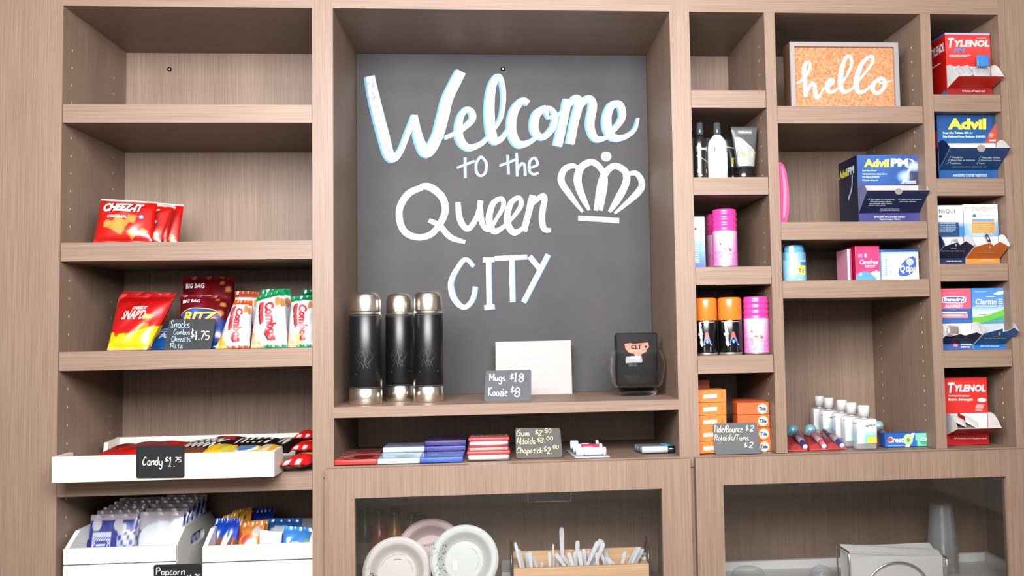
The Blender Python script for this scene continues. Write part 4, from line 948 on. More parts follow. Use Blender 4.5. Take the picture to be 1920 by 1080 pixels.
# ---- cutlery caddy
ya = 0.07; xa, xb = W(963, 1066, ya).x, W(1217, 1058, ya).x; zt = (W(963, 1066, ya).z + W(1217, 1058, ya).z) / 2
yb = 0.19; cz0 = CF + 0.0006
r = thing('cutlery_caddy', 'pale wooden box with dark metal end handles, full of white plastic cutlery', 'caddy', ((xa + xb) / 2, (ya + yb) / 2, cz0))
for nm, q0, q1 in (('front_board', ya, ya + 0.01), ('back_board', yb - 0.01, yb)):
    b = MB(); b.rbox(xa, xb, q0, q1, cz0, zt + (0.012 if nm[0] == 'b' else 0), 0.001, 'pine', smooth=False); b.build(nm, r)
for x in (xa, xb - 0.01):
    b = MB(); b.rbox(x, x + 0.01, ya + 0.01, yb - 0.01, cz0, zt, 0.001, 'pine', smooth=False); b.build('end_board', r)
b = MB(); b.box(xa + 0.01, xb - 0.01, ya + 0.01, yb - 0.01, cz0 + 0.002, cz0 + 0.008, 'pine'); b.build('bottom_board', r)
for x in (xa - 0.004, xb + 0.004):
    b = MB(); b.tube([V((x, ya + 0.02 + 0.08 * (i / 12), zt - 0.03 + 0.075 * math.sin(math.pi * i / 12) ** 0.6)) for i in range(13)], 0.003, 'gloss', rgb(50, 54, 56)); b.build('handle', r)['label'] = 'dark metal loop handle'
cut = [(976, 1062, 966, 1017, 5), (981, 1062, 973, 1030, 5), (990, 1062, 988, 1036, 6), (996, 1062, 993, 1034, 6), (1006, 1062, 999, 1042, 5), (1016, 1062, 1017, 1054, 5), (1031, 1061, 1030, 1035, 5), (1038, 1061, 1037, 1020, 3),
       (1055, 1062, 1053, 989, 8), (1058, 1060, 1042, 1038, 6), (1068, 1060, 1052, 1040, 6), (1074, 1060, 1066, 1036, 6), (1080, 1060, 1078, 1034, 7), (1082, 1058, 1083, 1014, 7), (1090, 1060, 1086, 1033, 7), (1098, 1060, 1094, 1029, 6),
       (1106, 1060, 1103, 1032, 5), (1102, 1058, 1121, 1015, 7), (1110, 1058, 1126, 1011, 7), (1114, 1058, 1130, 1013, 7), (1116, 1058, 1132, 1018, 7), (1113, 1060, 1110, 1036, 5), (1121, 1060, 1118, 1036, 5), (1135, 1060, 1128, 1038, 5), (1138, 1058, 1136, 1033, 6), (1150, 1058, 1137, 1045, 6),
       (1166, 1058, 1172, 1034, 6), (1178, 1058, 1195, 1026, 5), (1184, 1058, 1199, 1026, 5), (1190, 1058, 1206, 1029, 6), (1196, 1058, 1210, 1036, 6), (1203, 1058, 1210, 1044, 5), (1046, 1062, 1044, 1045, 5), (1145, 1061, 1141, 1048, 5)]
rank = {k: n_ for n_, k in enumerate(sorted(range(len(cut)), key=lambda k: cut[k][2]))}
for i, (u0, v0, u1, v1, w) in enumerate(cut):
    yy = ya + 0.022 + (i * 37 % 11) / 11 * 0.075
    p0, p1 = W(u0, v0, yy), W(u1, v1, yy)
    d = (p1 - p0).normalized(); p0 = p0 - d * 0.05
    p0.x = max(xa + 0.014, min(xb - 0.014, p0.x)); d = (p1 - p0).normalized(); sx = V((d.z, 0, -d.x)); hw_ = w * 0.00070
    b = MB(); L = (p1 - p0).length; pr = [(0, 0.55), (0.5, 0.7), (0.9, 1.0), (0.97, 0.9), (1.0, 0.5)]
    out = [p0 + d * (L * t) + sx * (hw_ * k) for t, k in pr] + [p0 + d * (L * t) - sx * (hw_ * k) for t, k in pr[::-1]]
    b.slab(out[::-1], V((0, 1, 0)), 0.0022, 'gloss', rgb(228, 232, 238))
    n_ = rank[i]; m_ = len(cut) // 2
    lab = 'white plastic cutlery handle in the wooden caddy, %s counted from its left end' % ORD[n_] if n_ < m_ else 'white plastic cutlery handle in the wooden caddy, %s counted from its right end' % ORD[len(cut) - 1 - n_]
    if i == 8: lab = 'tallest white plastic knife standing upright in the wooden caddy'
    if i == 7: lab = 'thin white plastic stirrer with a round tip in the wooden caddy'
    o = b.build('plastic_cutlery', loc=p0); tag(o, lab, 'cutlery', 'white cutlery handles in the caddy')
# ---- thin pale U-shaped line drawn under the cabinet top
y = 0.2; P_ = [W(990, 929, y), W(990, 941, y), W(1071, 939, y), W(1072, 926, y)]
ztop = -0.0255
for k in (0, 3): P_[k].z = ztop
b = MB(); b.tube(P_, 0.0013, 'steel', (0.55, 0.56, 0.54)); o = b.build('pale_u_line'); tag(o, 'thin pale U-shaped line at the ceiling of the low cabinet', 'wire')
b = MB(); a_, c_ = W(940, 1071, 0.21), W(1240, 1063, 0.21)
b.rbox(a_.x, B1 - 0.04, 0.205, 0.33, CF + 0.0005, (a_.z + c_.z) / 2, 0.002, 'satin', rgb(226, 222, 216), smooth=False); tag(b.build('white_box'), 'low white box behind the cutlery caddy, only its top edge showing', 'box')

# ================================================================ first pigeonhole column
YEL = rgb(232, 224, 60)
def bottle(name, label, cat, u0, u1, vt, vcap, vsh, y, zb, cu0, cu1, body, cap, printing, group=None, flat=0.62):
    a, c, t = W(u0, vsh + 20, y), W(u1, vsh + 20, y), W((cu0 + cu1) / 2, vt, y)
    rad = (c.x - a.x) / 2; cx = (a.x + c.x) / 2; H = t.z - zb; zc = W((u0 + u1) / 2, vcap, y).z - zb; zs_ = W((u0 + u1) / 2, vsh, y).z - zb
    rc = (W(cu1, vcap, y).x - W(cu0, vcap, y).x) / 2; k = (cx, y, zb + 0.0004)
    r = thing(name, label, cat, k, group)
    b = MB(); pr = [(0, 0), (rad * 0.9, 0), (rad * 0.97, 0.003), (rad, zs_ * 0.4), (rad * 0.98, zs_ * 0.85), (rad * 0.9, zs_), (rad * 0.66, zs_ + (zc - zs_) * 0.55), (rc * 0.95, zc), (rc * 0.7, zc + 0.001)]
    b.lathe(pr, k, 'gloss', body, 40, sy=flat)
    fl = lambda u, v: V((cx + u * rad, y - rad * flat * math.sqrt(max(0, 1 - min(0.98, abs(u)) ** 2)) * 1.0 - 0.0007, zb + v))
    printing(b, fl, zs_); b.build('bottle', r)
    b = MB(); b.lathe([(rc * 0.9, zc), (rc, zc + 0.001), (rc, zc + (H - zc) * 0.55), (rc * 0.93, zc + (H - zc) * 0.58), (rc * 0.93, H - 0.002), (rc * 0.8, H), (0, H)], k, 'gloss', cap, 32); b.build('cap', r)
    return r
GREYC = rgb(74, 78, 82)
def pr_dark(b, fl, z):
    b.rect(-0.75, z * 0.83, 0.85, z * 0.70, rgb(120, 122, 124), lambda u, v: fl(u, v)); b.text('TRESemme', -0.6, z * 0.81, 0.75, z * 0.73, rgb(226, 226, 226), lambda u, v: fl(u, v) + V((0, -0.0006, 0)), 0.02)
    b.stroke([(-0.7, z * 0.6), (-0.2, z * 0.55), (0.4, z * 0.5), (0.9, z * 0.44)], 0.0015, rgb(206, 186, 160), fl, 'print'); b.rect(-0.6, z * 0.27, 0.8, z * 0.18, rgb(206, 160, 130), fl)
    b.rect(-0.5, z * 0.13, 0.1, z * 0.11, rgb(190, 190, 190), fl)
def pr_white(b, fl, z):
    b.rect(-0.45, z * 0.86, 0.9, z * 0.74, rgb(70, 72, 74), fl); b.text('TRESemme', -0.38, z * 0.82, 0.85, z * 0.77, rgb(230, 230, 230), lambda u, v: fl(u, v) + V((0, -0.0006, 0)), 0.02)
    b.rect(-0.3, z * 0.34, 0.85, z * 0.25, rgb(232, 220, 180), fl); b.stroke([(-0.8, z * 0.62), (-0.2, z * 0.55), (0.5, z * 0.52), (0.9, z * 0.44)], 0.0012, rgb(222, 220, 200), fl, 'print')
bottle('shampoo_bottle', 'slim black shampoo bottle with grey cap at the left end of its cubby', 'bottle', 1300, 1326, 231, 254, 262, 0.05, SF, 1305, 1318, rgb(34, 34, 36), GREYC, pr_dark)
bottle('shampoo_bottle', 'white conditioner bottle with grey cap beside the black shampoo bottle', 'bottle', 1327, 1364, 231, 254, 268, 0.045, SF, 1337, 1351, rgb(236, 236, 230), GREYC, pr_white)
def tube(label, tu0, tu1, vt, bu0, bu1, vj, cu0, cu1, y, zb, col, printing):
    """squeeze tube standing on its cap: flat crimped top, oval bottom"""
    ta, tc = W(tu0, vt, y), W(tu1, vt, y); zj = W((bu0 + bu1) / 2, vj, y).z; ba, bc = W(bu0, vj, y), W(bu1, vj, y); ca, cc = W(cu0, vj + 5, y), W(cu1, vj + 5, y)
    zt_ = ta.z; r = thing('hair_gel_tube', label, 'tube', ((ca.x + cc.x) / 2, y, zb))
    b = MB(); k = 32; rows = 12; vs_ = []; fs_ = []
    for j in range(rows + 1):
        t = j / rows; e = 1 - t ** 1.5
        x0, x1 = ba.x + (ta.x - ba.x) * t, bc.x + (tc.x - bc.x) * t; w_ = (x1 - x0) / 2; d_ = 0.5 * (bc.x - ba.x) * 0.8 * e + 0.0008
        for i in range(k):
            a = 2 * math.pi * i / k; vs_.append(V(((x0 + x1) / 2 + w_ * math.cos(a), y + d_ * math.sin(a), zj + (zt_ - zj) * t)))
    fs_ = [(j * k + i, j * k + (i + 1) % k, (j + 1) * k + (i + 1) % k, (j + 1) * k + i) for j in range(rows) for i in range(k)] + [tuple(range(rows * k, rows * k + k)), tuple(range(k))[::-1]]
    b.add(vs_, fs_, 'gloss', col, True)
    def fl(u, v):
        t = 1 - v; e = 1 - t ** 1.5; x0, x1 = ba.x + (ta.x - ba.x) * t, bc.x + (tc.x - bc.x) * t; w_ = (x1 - x0) / 2; d_ = 0.5 * (bc.x - ba.x) * 0.8 * e + 0.0008
        q_ = u * 2 - 1; return V(((x0 + x1) / 2 + w_ * q_, y - d_ * math.sqrt(max(0, 1 - min(0.97, abs(q_)) ** 2)) - 0.0012, zj + (zt_ - zj) * t))
    printing(b, fl); b.build('tube_body', r)
    b = MB(); rc = (cc.x - ca.x) / 2; b.lathe([(0, 0), (rc * 0.9, 0), (rc, 0.002), (rc, (zj - zb) - 0.001), (rc * 0.8, zj - zb)], ((ca.x + cc.x) / 2, y, zb + 0.0004), 'gloss', rgb(30, 31, 33), 32, sy=0.8); b.build('cap', r)
def pr_tube(b, fl):
    b.sub = True
    n_ = 14; up_ = [(0.06 + 0.9 * i / n_, 0.28 + 0.25 * (i / n_) - 0.05 * math.sin(i / n_ * 6.28) + (0.12 * max(0, i / n_ - 0.75) * 4)) for i in range(n_ + 1)]
    for i in range(n_): b.poly([fl(up_[i][0], 0.98), fl(up_[i + 1][0], 0.98), fl(*up_[i + 1]), fl(*up_[i])], 'gloss', rgb(176, 178, 176))
    b.stroke(up_, 0.02, rgb(232, 232, 190), lambda u, v: fl(u, v) + V((0, -0.0006, 0)), 'print')
    b.rect(0.2, 0.2, 0.8, 0.08, rgb(106, 110, 114), fl); b.text('TRESemme', 0.24, 0.11, 0.76, 0.17, rgb(236, 236, 236), lambda u, v: fl(u, v) + V((0, -0.0006, 0)), 0.02)
    b.rect(0.3, 0.76, 0.82, 0.62, rgb(206, 216, 120), lambda u, v: fl(u, v) + V((0, -0.0008, 0)))
tube('tall grey squeeze tube with silver swoosh, standing on its cap', 1370, 1420, 238, 1381, 1414, 315, 1381, 1411, 0.06, SF, rgb(92, 94, 95), pr_tube)
def pr_tube2(b, fl):
    b.stroke([(0.05, 0.3), (0.5, 0.36), (0.95, 0.48)], 0.03, rgb(216, 206, 170), fl, 'print'); b.rect(0.3, 0.85, 0.75, 0.66, YEL, fl)
tube('dark squeeze tube with yellow price sticker, between the white bottle and grey tube', 1357, 1390, 258, 1362, 1388, 318, 1364, 1386, 0.115, SF, rgb(44, 46, 50), pr_tube2)
# ---- spray cans and gel cans
PINK = rgb(246, 70, 160)
def pink_can(label, u0, u1, vt, y, zb, group):
    a, c, t = W(u0, 600 if zb < 0.3 else 450, y), W(u1, 600 if zb < 0.3 else 450, y), W((u0 + u1) / 2, vt, y)
    rad = (c.x - a.x) / 2; H = t.z - zb; k = ((a.x + c.x) / 2, y, zb + 0.0004); z1 = H * 0.625
    r = thing('spray_can', label, 'spray can', k, group)
    b = MB(); d_ = V((CAM.x - k[0], CAM.y - k[1], 0)).normalized(); t_ = V((-d_.y, d_.x, 0))
    q_ = random.Random(5)
    fl = [(q_.uniform(-1, 1), q_.uniform(0.0, 0.5), q_.uniform(0.03, 0.07)) for _ in range(60)]
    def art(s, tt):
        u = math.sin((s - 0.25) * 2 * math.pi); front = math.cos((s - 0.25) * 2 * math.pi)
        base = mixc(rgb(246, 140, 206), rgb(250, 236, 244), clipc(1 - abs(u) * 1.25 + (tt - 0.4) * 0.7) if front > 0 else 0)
        if tt < 0.45:
            for x, y_, s_ in fl:
                if math.hypot(u - x, (tt - y_) * 1.6) < s_: base = mixc(base, rgb(226, 90, 190), 0.5)
        return base
    def surf(s, tt):
        a_ = (s - 0.25) * 2 * math.pi
        return V(k) + t_ * (rad * 0.985 * math.sin(a_)) + d_ * (rad * 0.985 * math.cos(a_)) + V((0, 0, 0.004 + (z1 - 0.004) * tt))
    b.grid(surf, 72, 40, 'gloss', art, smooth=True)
    b.lathe([(0, 0), (rad * 0.94, 0), (rad * 0.97, 0.002), (rad * 0.985, 0.0042)], k, 'metal', (0.75, 0.7, 0.74), 40)
    fn = around(k, rad * 0.99)
    for (x, z_, rr, col) in ((-0.35, 0.42, 0.08, rgb(196, 70, 66)), (0.02, 0.33, 0.085, rgb(200, 64, 60)), (-0.1, 0.325, 0.07, rgb(80, 96, 84)), (0.42, 0.31, 0.11, rgb(222, 96, 84)), (0.3, 0.34, 0.06, rgb(222, 110, 96))):
        b.disc(x, z_ * H * 0.95, rr, rr * rad, col, lambda u, v: fn(u, v))
    for j in range(4): b.stroke([(-0.3 + 0.08 * j, H * (0.55 - 0.04 * j)), (0.05, H * (0.565 - 0.04 * j)), (0.45 - 0.05 * j, H * (0.545 - 0.04 * j))], 0.0018, rgb(206, 200, 210), fn, 'print')
    b.build('can_body', r)
    b = MB(); pr = [(rad * 0.98, z1)]
    for i in range(25):
        t2 = i / 24; pr.append((rad * (0.975 + 0.025 * math.cos(t2 * 6.28 * 3.5)), z1 + (H - z1) * 0.9 * t2))
    pr += [(rad * 0.97, z1 + (H - z1) * 0.96), (rad * 0.88, H), (0, H)]
    b.lathe(pr, k, 'gloss', PINK, 44); b.build('ribbed_cap', r)
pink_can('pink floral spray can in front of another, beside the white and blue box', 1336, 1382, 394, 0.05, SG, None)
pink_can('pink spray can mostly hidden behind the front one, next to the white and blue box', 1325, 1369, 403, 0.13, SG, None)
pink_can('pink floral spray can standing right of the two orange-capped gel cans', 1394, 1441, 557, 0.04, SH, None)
def gel_can(label, u0, u1, vt, y, zb, du):
    a, c, t = W(u0, 610, y), W(u1, 610, y), W((u0 + u1) / 2, vt, y)
    rad = (c.x - a.x) / 2; H = t.z - zb; k = ((a.x + c.x) / 2, y, zb + 0.0004); z1 = H * 0.605
    r = thing('shaving_gel_can', label, 'gel can', k, 'orange-capped gel cans')
    b = MB(); b.lathe([(0, 0), (rad * 0.93, 0), (rad * 0.98, 0.003), (rad * 0.98, 0.0055)], k, 'metal', (0.8, 0.8, 0.78), 40)
    b.lathe([(rad * 0.975, 0.0056), (rad * 0.985, 0.006), (rad * 0.985, z1 - 0.002), (rad * 0.96, z1)], k, 'gloss', rgb(14, 14, 18), 44)
    fn = around(k, rad * 0.99); g_ = lambda u, v: fn(u + du, H * v)
    for j in range(7): b.rect(0.0 - 0.08 - 0.035 * j, 0.40 - 0.033 * j, 0.16 + 0.045 * j, 0.366 - 0.033 * j, mixc(rgb(190, 90, 70), rgb(70, 120, 200), clipc(j / 2.5 - 0.6)), g_)
    b.disc(0.06, 0.235, 0.1, 0.03, rgb(130, 190, 214), lambda u, v: g_(u, v) + V((0, -0.0005, 0)))
    b.rect(-0.28, 0.185, 0.5, 0.175, rgb(220, 224, 230), lambda u, v: g_(u, v) + V((0, -0.0005, 0))); b.rect(-0.25, 0.15, 0.4, 0.06, rgb(60, 64, 76), g_)
    b.stroke([(-0.7 + 0.13 * i, 0.575 * H) for i in range(12)], 0.0012, rgb(206, 190, 186), fn, 'print', smooth=False)
    b.sub = True
    b.text('edge', -0.72, 0.15, -0.28, 0.58, rgb(240, 240, 240), lambda u, v: g_(u + (v - 0.36) * 0.3, 0.73 - v) + V((0, -0.0006, 0)), 0.06, 0.15, 'print', -90)
    b.build('can_body', r)
    b = MB(); b.lathe([(rad * 0.97, z1), (rad * 0.985, z1 + 0.001), (rad * 0.985, H * 0.95), (rad * 0.95, H * 0.985), (rad * 0.8, H), (0, H)], k, 'gloss', rgb(248, 128, 44), 44); b.build('cap', r)
gel_can('left black gel can with orange cap, against the cubby wall', 1304, 1345, 559, 0.045, SH, -0.02)
gel_can('middle black gel can with orange cap, between its twin and the pink can', 1346.5, 1391, 558, 0.04, SH, 0.2)
def carton(name, label, cat, u0, u1, vt, y, d, zb, mat, col, front=None, group=None, printing=None, zt=None, side=None):
    a, c = W(u0, (vt + 700) / 2 if vt > 600 else vt + 30, y), W(u1, (vt + 700) / 2 if vt > 600 else vt + 30, y)
    z1 = zt if zt is not None else W((u0 + u1) / 2, vt, y).z
    b = MB(); b.rbox(a.x, c.x, y, y + d, zb + 0.0004, z1, 0.0007, mat, col, smooth=False)
    if front: b.grid(lambda s, t: V((a.x + 0.0008 + (c.x - a.x - 0.0016) * s, y - 0.0003, zb + 0.001 + (z1 - zb - 0.0018) * t)), 30, 30, mat, front)
    if printing: printing(b, on(y - 0.0006))
    o = b.build(name, loc=((a.x + c.x) / 2, y + d / 2, zb)); return tag(o, label, cat, group)
def bl_art(s, t):
    return mixc(rgb(34, 80, 220), mixc(rgb(130, 196, 236), rgb(240, 240, 240), clipc((t - 0.45) * 4)), clipc(t * 2.0))
carton('carton', 'narrow white box fading to blue, at the left end of the cubby with pink cans', 'box', 1290, 1321.5, 406, 0.045, 0.05, SG, 'print', rgb(226, 228, 232), bl_art, None,
       lambda b, fn: (b.bars(1302, 456, 1313, 495, 9, rgb(210, 226, 250), fn, 4), b.rect(1302, 427, 1306, 431, BLACK, fn)))
# ---- dryer sheet boxes, detergent boxes
OR = rgb(244, 126, 40)
tops = [731, 755, 779, 803, 828]
for i, v in enumerate(tops):
    z1 = W(1335, v, 0.028).z; z0 = W(1335, tops[i + 1], 0.028).z + 0.0006 if i < 4 else 0.0002
    def pb(b, fn, v=v):
        vb = v + 12
        b.poly([fn(1318, vb + 5), fn(1344, vb + 3.5), fn(1345, vb - 4.5), fn(1319, vb - 3)], 'print', rgb(250, 190, 150))
        b.text('BOUNCE', 1319, vb - 3, 1344, vb + 4, rgb(250, 244, 240), lambda u, w_: on(0.0268)(u, w_ - (u - 1331) * 0.06), 0.05)
        b.disc(1330.5, v + 4.2, 0.9, 0.9, rgb(60, 40, 40), fn); b.bars(1353, v + 5, 1356, v + 15, 4, rgb(150, 70, 30), fn, 2)
    carton('dryer_sheet_box', ['topmost', 'second from top', 'middle', 'second from bottom', 'bottom'][i] + ' small orange dryer sheet box in the stack of five', 'box', 1306, 1361, v, 0.028, 0.065, z0, 'print', OR, None, 'orange boxes of the tall stack', pb, z1)
for k_ in range(6):
    h = 0.0262
    carton('dryer_sheet_box', ['lowest', 'second lowest', 'third', 'fourth', 'fifth', 'topmost, highest'][k_] + ' orange box of the rear stack behind the stack of five', 'box', 1301, 1331, 800, 0.125, 0.065, k_ * h + 0.0002, 'print', rgb(226, 96, 34), None, 'orange boxes of the rear stack', None, (k_ + 1) * h)
tops = [755, 778, 802, 826]
for row in range(3):
    yy = 0.045 + row * 0.047
    for i, v in enumerate(tops):
        z1 = W(1410, v, 0.045).z; z0 = W(1410, tops[i + 1], 0.045).z + 0.0006 if i < 3 else 0.0002
        def pb(b, fn, v=v, i=i):
            u = 1429.5 + i * 1.2
            b.disc(u, v + 11.5, 9.6, 9.8, rgb(244, 206, 130), fn); b.disc(u, v + 11.5, 7.8, 8, rgb(250, 238, 214), on(0.0439))
            b.text('Tide', u - 6.5, v + 7.5, u + 6.5, v + 15, rgb(30, 48, 140), on(0.0435), 0.05, 0.1)
            b.bars(1387, v + 7, 1416, v + 18, 2, rgb(232, 110, 66), fn, 3, 'print', 0.2)
        lab = ['topmost', 'second from top', 'third from top', 'bottom'][i] + ' orange detergent box in the ' + ['front stack, with round emblem', 'middle row behind the front stack', 'rear row farthest back'][row]
        carton('detergent_box', lab, 'box', 1381 + i * 0.8 - row * 0.3, 1440.5 + i * 0.9 - row * 0.3, v, yy, 0.045, z0, 'print', rgb(240, 104, 44), None, 'orange detergent boxes', pb if row == 0 else None, z1)
sign('grey slate sign leaning on the orange box stacks in the bottom cubby', [(1337, 794), (1419, 792), (1428, 850), (1341, 853)], 0.006, 0.0003,
     [('Tide/Bounce', 1339, 798, 1392, 812, 1.2), ('$', 1398, 797, 1403, 808, 1.2), ('2', 1406, 798, 1413, 808, 1.6), ('Rolaids/Tums', 1340, 815, 1403, 827, 1.1), ('$', 1395, 829, 1400, 839, 1.2), ('2', 1404, 829, 1412, 839, 1.5)], rgb(98, 99, 102), rgb(240, 234, 206), 0.2)

# ================================================================ second pigeonhole column
# ---- framed hello sign
y = 0.03
fo = [W(1483, 197, y), W(1688, 199, y), W(1684, 81, y), W(1482, 77, y)]
x0, x1 = (fo[0].x + fo[3].x) / 2, (fo[1].x + fo[2].x) / 2; z0, z1 = SI + 0.0003, (fo[2].z + fo[3].z) / 2
r = thing('framed_sign', 'grey box-framed orange cork sign with the white word hello', 'sign', ((x0 + x1) / 2, y, z0))
fw = 0.0105; GF = rgb(158, 152, 148)
b = MB(); b.box(x0, x0 + fw, y, y + 0.05, z0, z1, 'satin', GF); b.box(x1 - fw, x1, y, y + 0.05, z0, z1, 'satin', GF); b.box(x0 + fw, x1 - fw, y, y + 0.05, z1 - fw, z1, 'satin', GF); b.box(x0 + fw, x1 - fw, y, y + 0.05, z0, z0 + 0.006, 'satin', GF)
b.build('frame', r)
for nm in (0,):
    b = MB(); b.box(x0 - 0.0012, x0 - 0.0002, y + 0.0015, y + 0.05, z0, z1, 'satin', rgb(112, 78, 58)); b.build('frame_side', r)['label'] = 'bare brown wood side of the frame'
b = MB(); b.box(x0 + fw, x1 - fw, y + 0.008, y + 0.012, z0 + 0.006, z1 - fw, 'cork'); b.build('cork_panel', r)
b = MB(); fn = on(y + 0.0072); WHT = rgb(246, 240, 234)
def hs(s_): b.stroke(q(s_, 3.0, 1280, 0), 6, WHT, fn, 'matte')
hs('640,468,8 662,458,12 690,432,16 715,385,18 712,352,16 692,358,20 682,395,24 688,460,24 692,545,24'); hs('690,548,10 705,505,16 726,472,20 742,480,22 745,520,24 758,552,22 778,525,12 792,498,10')
hs('788,502,10 825,485,14 848,458,18 832,448,18 812,480,26 822,515,24 850,515,16 878,492,10'); hs('872,498,8 915,440,12 948,370,16 945,325,18 922,320,18 897,380,26 887,460,30 900,512,26 935,512,16 968,485,10')
hs('962,490,8 1010,430,12 1060,365,16 1070,325,18 1045,322,18 1002,370,26 977,450,30 985,512,28 1020,515,18 1062,478,10'); hs('1108,445,18 1078,465,24 1070,505,24 1095,525,20 1128,500,22 1138,462,22 1118,440,18 1098,455,14 1130,470,8 1172,452,6')
b.build('lettering', r)['label'] = 'white brush lettering'
# ---- counter display cartons with a fold-down front
def dispenser(label, u0, u1, vt, y, d, zb, vopen, vfold, vft, body, front, printing, flap_col, flap_out, side_col=None, wing_in=rgb(240, 238, 234), wing_out=None, top=None, out=0.055, flap_print=None, strip=None, notch=None, left_print=None, grp=None):
    a, c = W(u0, vopen, y), W(u1, vopen, y); um = (u0 + u1) / 2
    x0, x1 = a.x, c.x; zt, zo, zf = W(um, vt, y).z, W(um, vopen, y).z, W(um, vfold, y).z
    zb += 0.0004; zf = max(zf, zb + 0.006); zfl = W(um + 25, vft, y - out).z; t = 0.0007
    r = thing('medicine_carton', label, 'medicine box', ((x0 + x1) / 2, y + d / 2, zb), grp)
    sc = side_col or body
    b = MB()
    b.box(x0, x0 + t, y, y + d, zb, zt, 'print', sc); b.box(x1 - t, x1, y, y + d, zb, zt, 'print', sc); b.box(x0 + t, x1 - t, y + d - t, y + d, zb, zt, 'print', sc)
    b.box(x0 + t, x1 - t, y, y + d - t, zt - t, zt, 'print', top or body); b.box(x0 + t, x1 - t, y, y + d - t, zb, zb + t, 'print', body)
    b.box(x0 + t, x1 - t, y, y + t, zo, zt - t, 'print', body); b.box(x0 + t, x1 - t, y, y + t, zb + t, zf, 'print', strip or flap_col)
    b.grid(lambda s, tt: V((x0 + (x1 - x0) * s, y - 0.0002, zo + (zt - zo) * tt)), 36, 30, 'print', front)
    printing(b, on(y - 0.0006))
    if left_print: left_print(b, lambda u, v: V((x0 - 0.0005, y + d * (1 - u), zt - (zt - zb) * v)))
    b.build('box', r)
    b = MB(); b.box(x0 + 0.001, x1 - 0.001, y + 0.0022, y + 0.0032, zf, zo + 0.004, 'print', mixc(wing_in, BLACK, 0.1)); b.build('brightening_card', r)  # pale card added behind the opening to brighten its dark inside
    b = MB(); n_ = (V((0, -out, 0)) + V((0, 0, zfl - zf))).normalized(); nn = V((1, 0, 0)).cross(n_).normalized()
    L = math.hypot(out, zfl - zf)
    P = lambda s, tt: V((x0 + (x1 - x0) * s, y - 0.0004, zf)) + n_ * (L * tt)
    pts = [P(0, 0), P(1, 0)] + [P(s, tt) for s, tt in flap_out]
    b.slab(pts, -nn, 0.0007, 'print', flap_col, 'print', wing_in)
    fpn = onp(P(0.5, 0.5) + nn * 0.0006, nn)
    if notch: b.disc(notch[0], notch[1], notch[2], notch[2] * 0.85, mixc(wing_in, BLACK, 0.15), fpn)
    if flap_print: flap_print(b, fpn)
    b.build('front_flap', r)
    for x, col, nm in ((x0 + 0.0009, wing_out or wing_in, 0), (x1 - 0.0009, wing_in, 1)):
        b = MB(); tip = P(0, 0.97); m_ = 12
        arc = [V((0, tip.y, tip.z))]
        for i in range(1, m_ + 1):
            k = i / m_; yy = tip.y + (y - 0.0006 - tip.y) * k; zz = tip.z + (zo - tip.z) * k + 0.012 * math.sin(math.pi * min(1, k * 1.0)) * (1 if zo > tip.z else 1.4)
            arc.append(V((0, yy, zz)))
        o_ = [V((x, y - 0.0006, zf + 0.001))] + [V((x, p_.y, p_.z)) for p_ in arc]
        b.slab(o_, V((1, 0, 0)), 0.0005, 'print', col, 'print', col); b.build('side_wing', r)
    # glimpsed sachets
    return r, x0, x1, zf, zo
def sachet(label, p, w_, h_, lean, col, grp, roll=0.0):
    """small foil packet standing in a carton"""
    u_ = V((math.cos(roll), 0, math.sin(roll))); v_ = V((-math.sin(roll) * 0.9, lean, math.cos(roll))).normalized()
    C = [p - u_ * w_ / 2, p + u_ * w_ / 2, p + u_ * w_ / 2 + v_ * h_, p - u_ * w_ / 2 + v_ * h_]
    bag('medicine_sachet', label, 'sachet', grp, C, 0.0025, lambda s, t: mixc(col, WHITE, 0.35 if t > 0.85 or t < 0.15 else 0), None, 0.1, int(p.x * 999), 'foil', 12, 0.2)
TYR, TYD = rgb(224, 40, 34), rgb(188, 14, 12)
str_flap = [(1.0, 1.0), (0.0, 1.0)]
def ty_pm(b, f):
    b.text('T', 1777.5, 71, 1789, 89, WHITE, f, 0.05, 0.15); b.text('YLENOL', 1789, 75, 1855.5, 88, WHITE, f, 0.045, 0.15)
    b.text('PM', 1788.5, 90.5, 1809.5, 99, rgb(90, 130, 196), f, 0.05, 0.15); b.bars(1780, 103, 1829, 108, 2, rgb(246, 216, 208), f, 5, 'print', 0.6); b.bars(1832, 71, 1854, 73.5, 1, rgb(246, 200, 190), f, 6)
def ty_pm_art(s, t):
    if t > 0.955: return rgb(170, 186, 220)
    return mixc(TYR, rgb(226, 74, 70), clipc(0.9 - abs(t - 0.6) * 2))
def ty_left(b, f):
    b.sub = True; b.text('TYLENOL', 0.1, 0.13, 0.95, 0.27, WHITE, f, 0.045, 0.15); b.rect(0, 0.03, 1, 0.0, rgb(70, 96, 150), f); b.rect(0.1, 0.43, 0.7, 0.41, rgb(240, 200, 190), f)
    b.rect(0.1, 0.995, 0.42, 0.87, rgb(206, 206, 200), f); b.disc(0.82, 0.95, 0.2, 0.07, rgb(40, 130, 160), f)
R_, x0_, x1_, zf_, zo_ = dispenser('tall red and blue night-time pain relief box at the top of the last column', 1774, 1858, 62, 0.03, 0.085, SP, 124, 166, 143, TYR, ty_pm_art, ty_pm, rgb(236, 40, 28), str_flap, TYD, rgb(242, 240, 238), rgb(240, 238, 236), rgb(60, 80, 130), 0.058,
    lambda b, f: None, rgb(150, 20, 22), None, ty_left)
b = MB(); f = on(0.0292); b.text('50 Packets of 2 Caplets each', 1804, 169, 1847, 173, rgb(244, 226, 220), f, 0.03); b.build('strip_lettering', R_)
xm = (x0_ + x1_) / 2
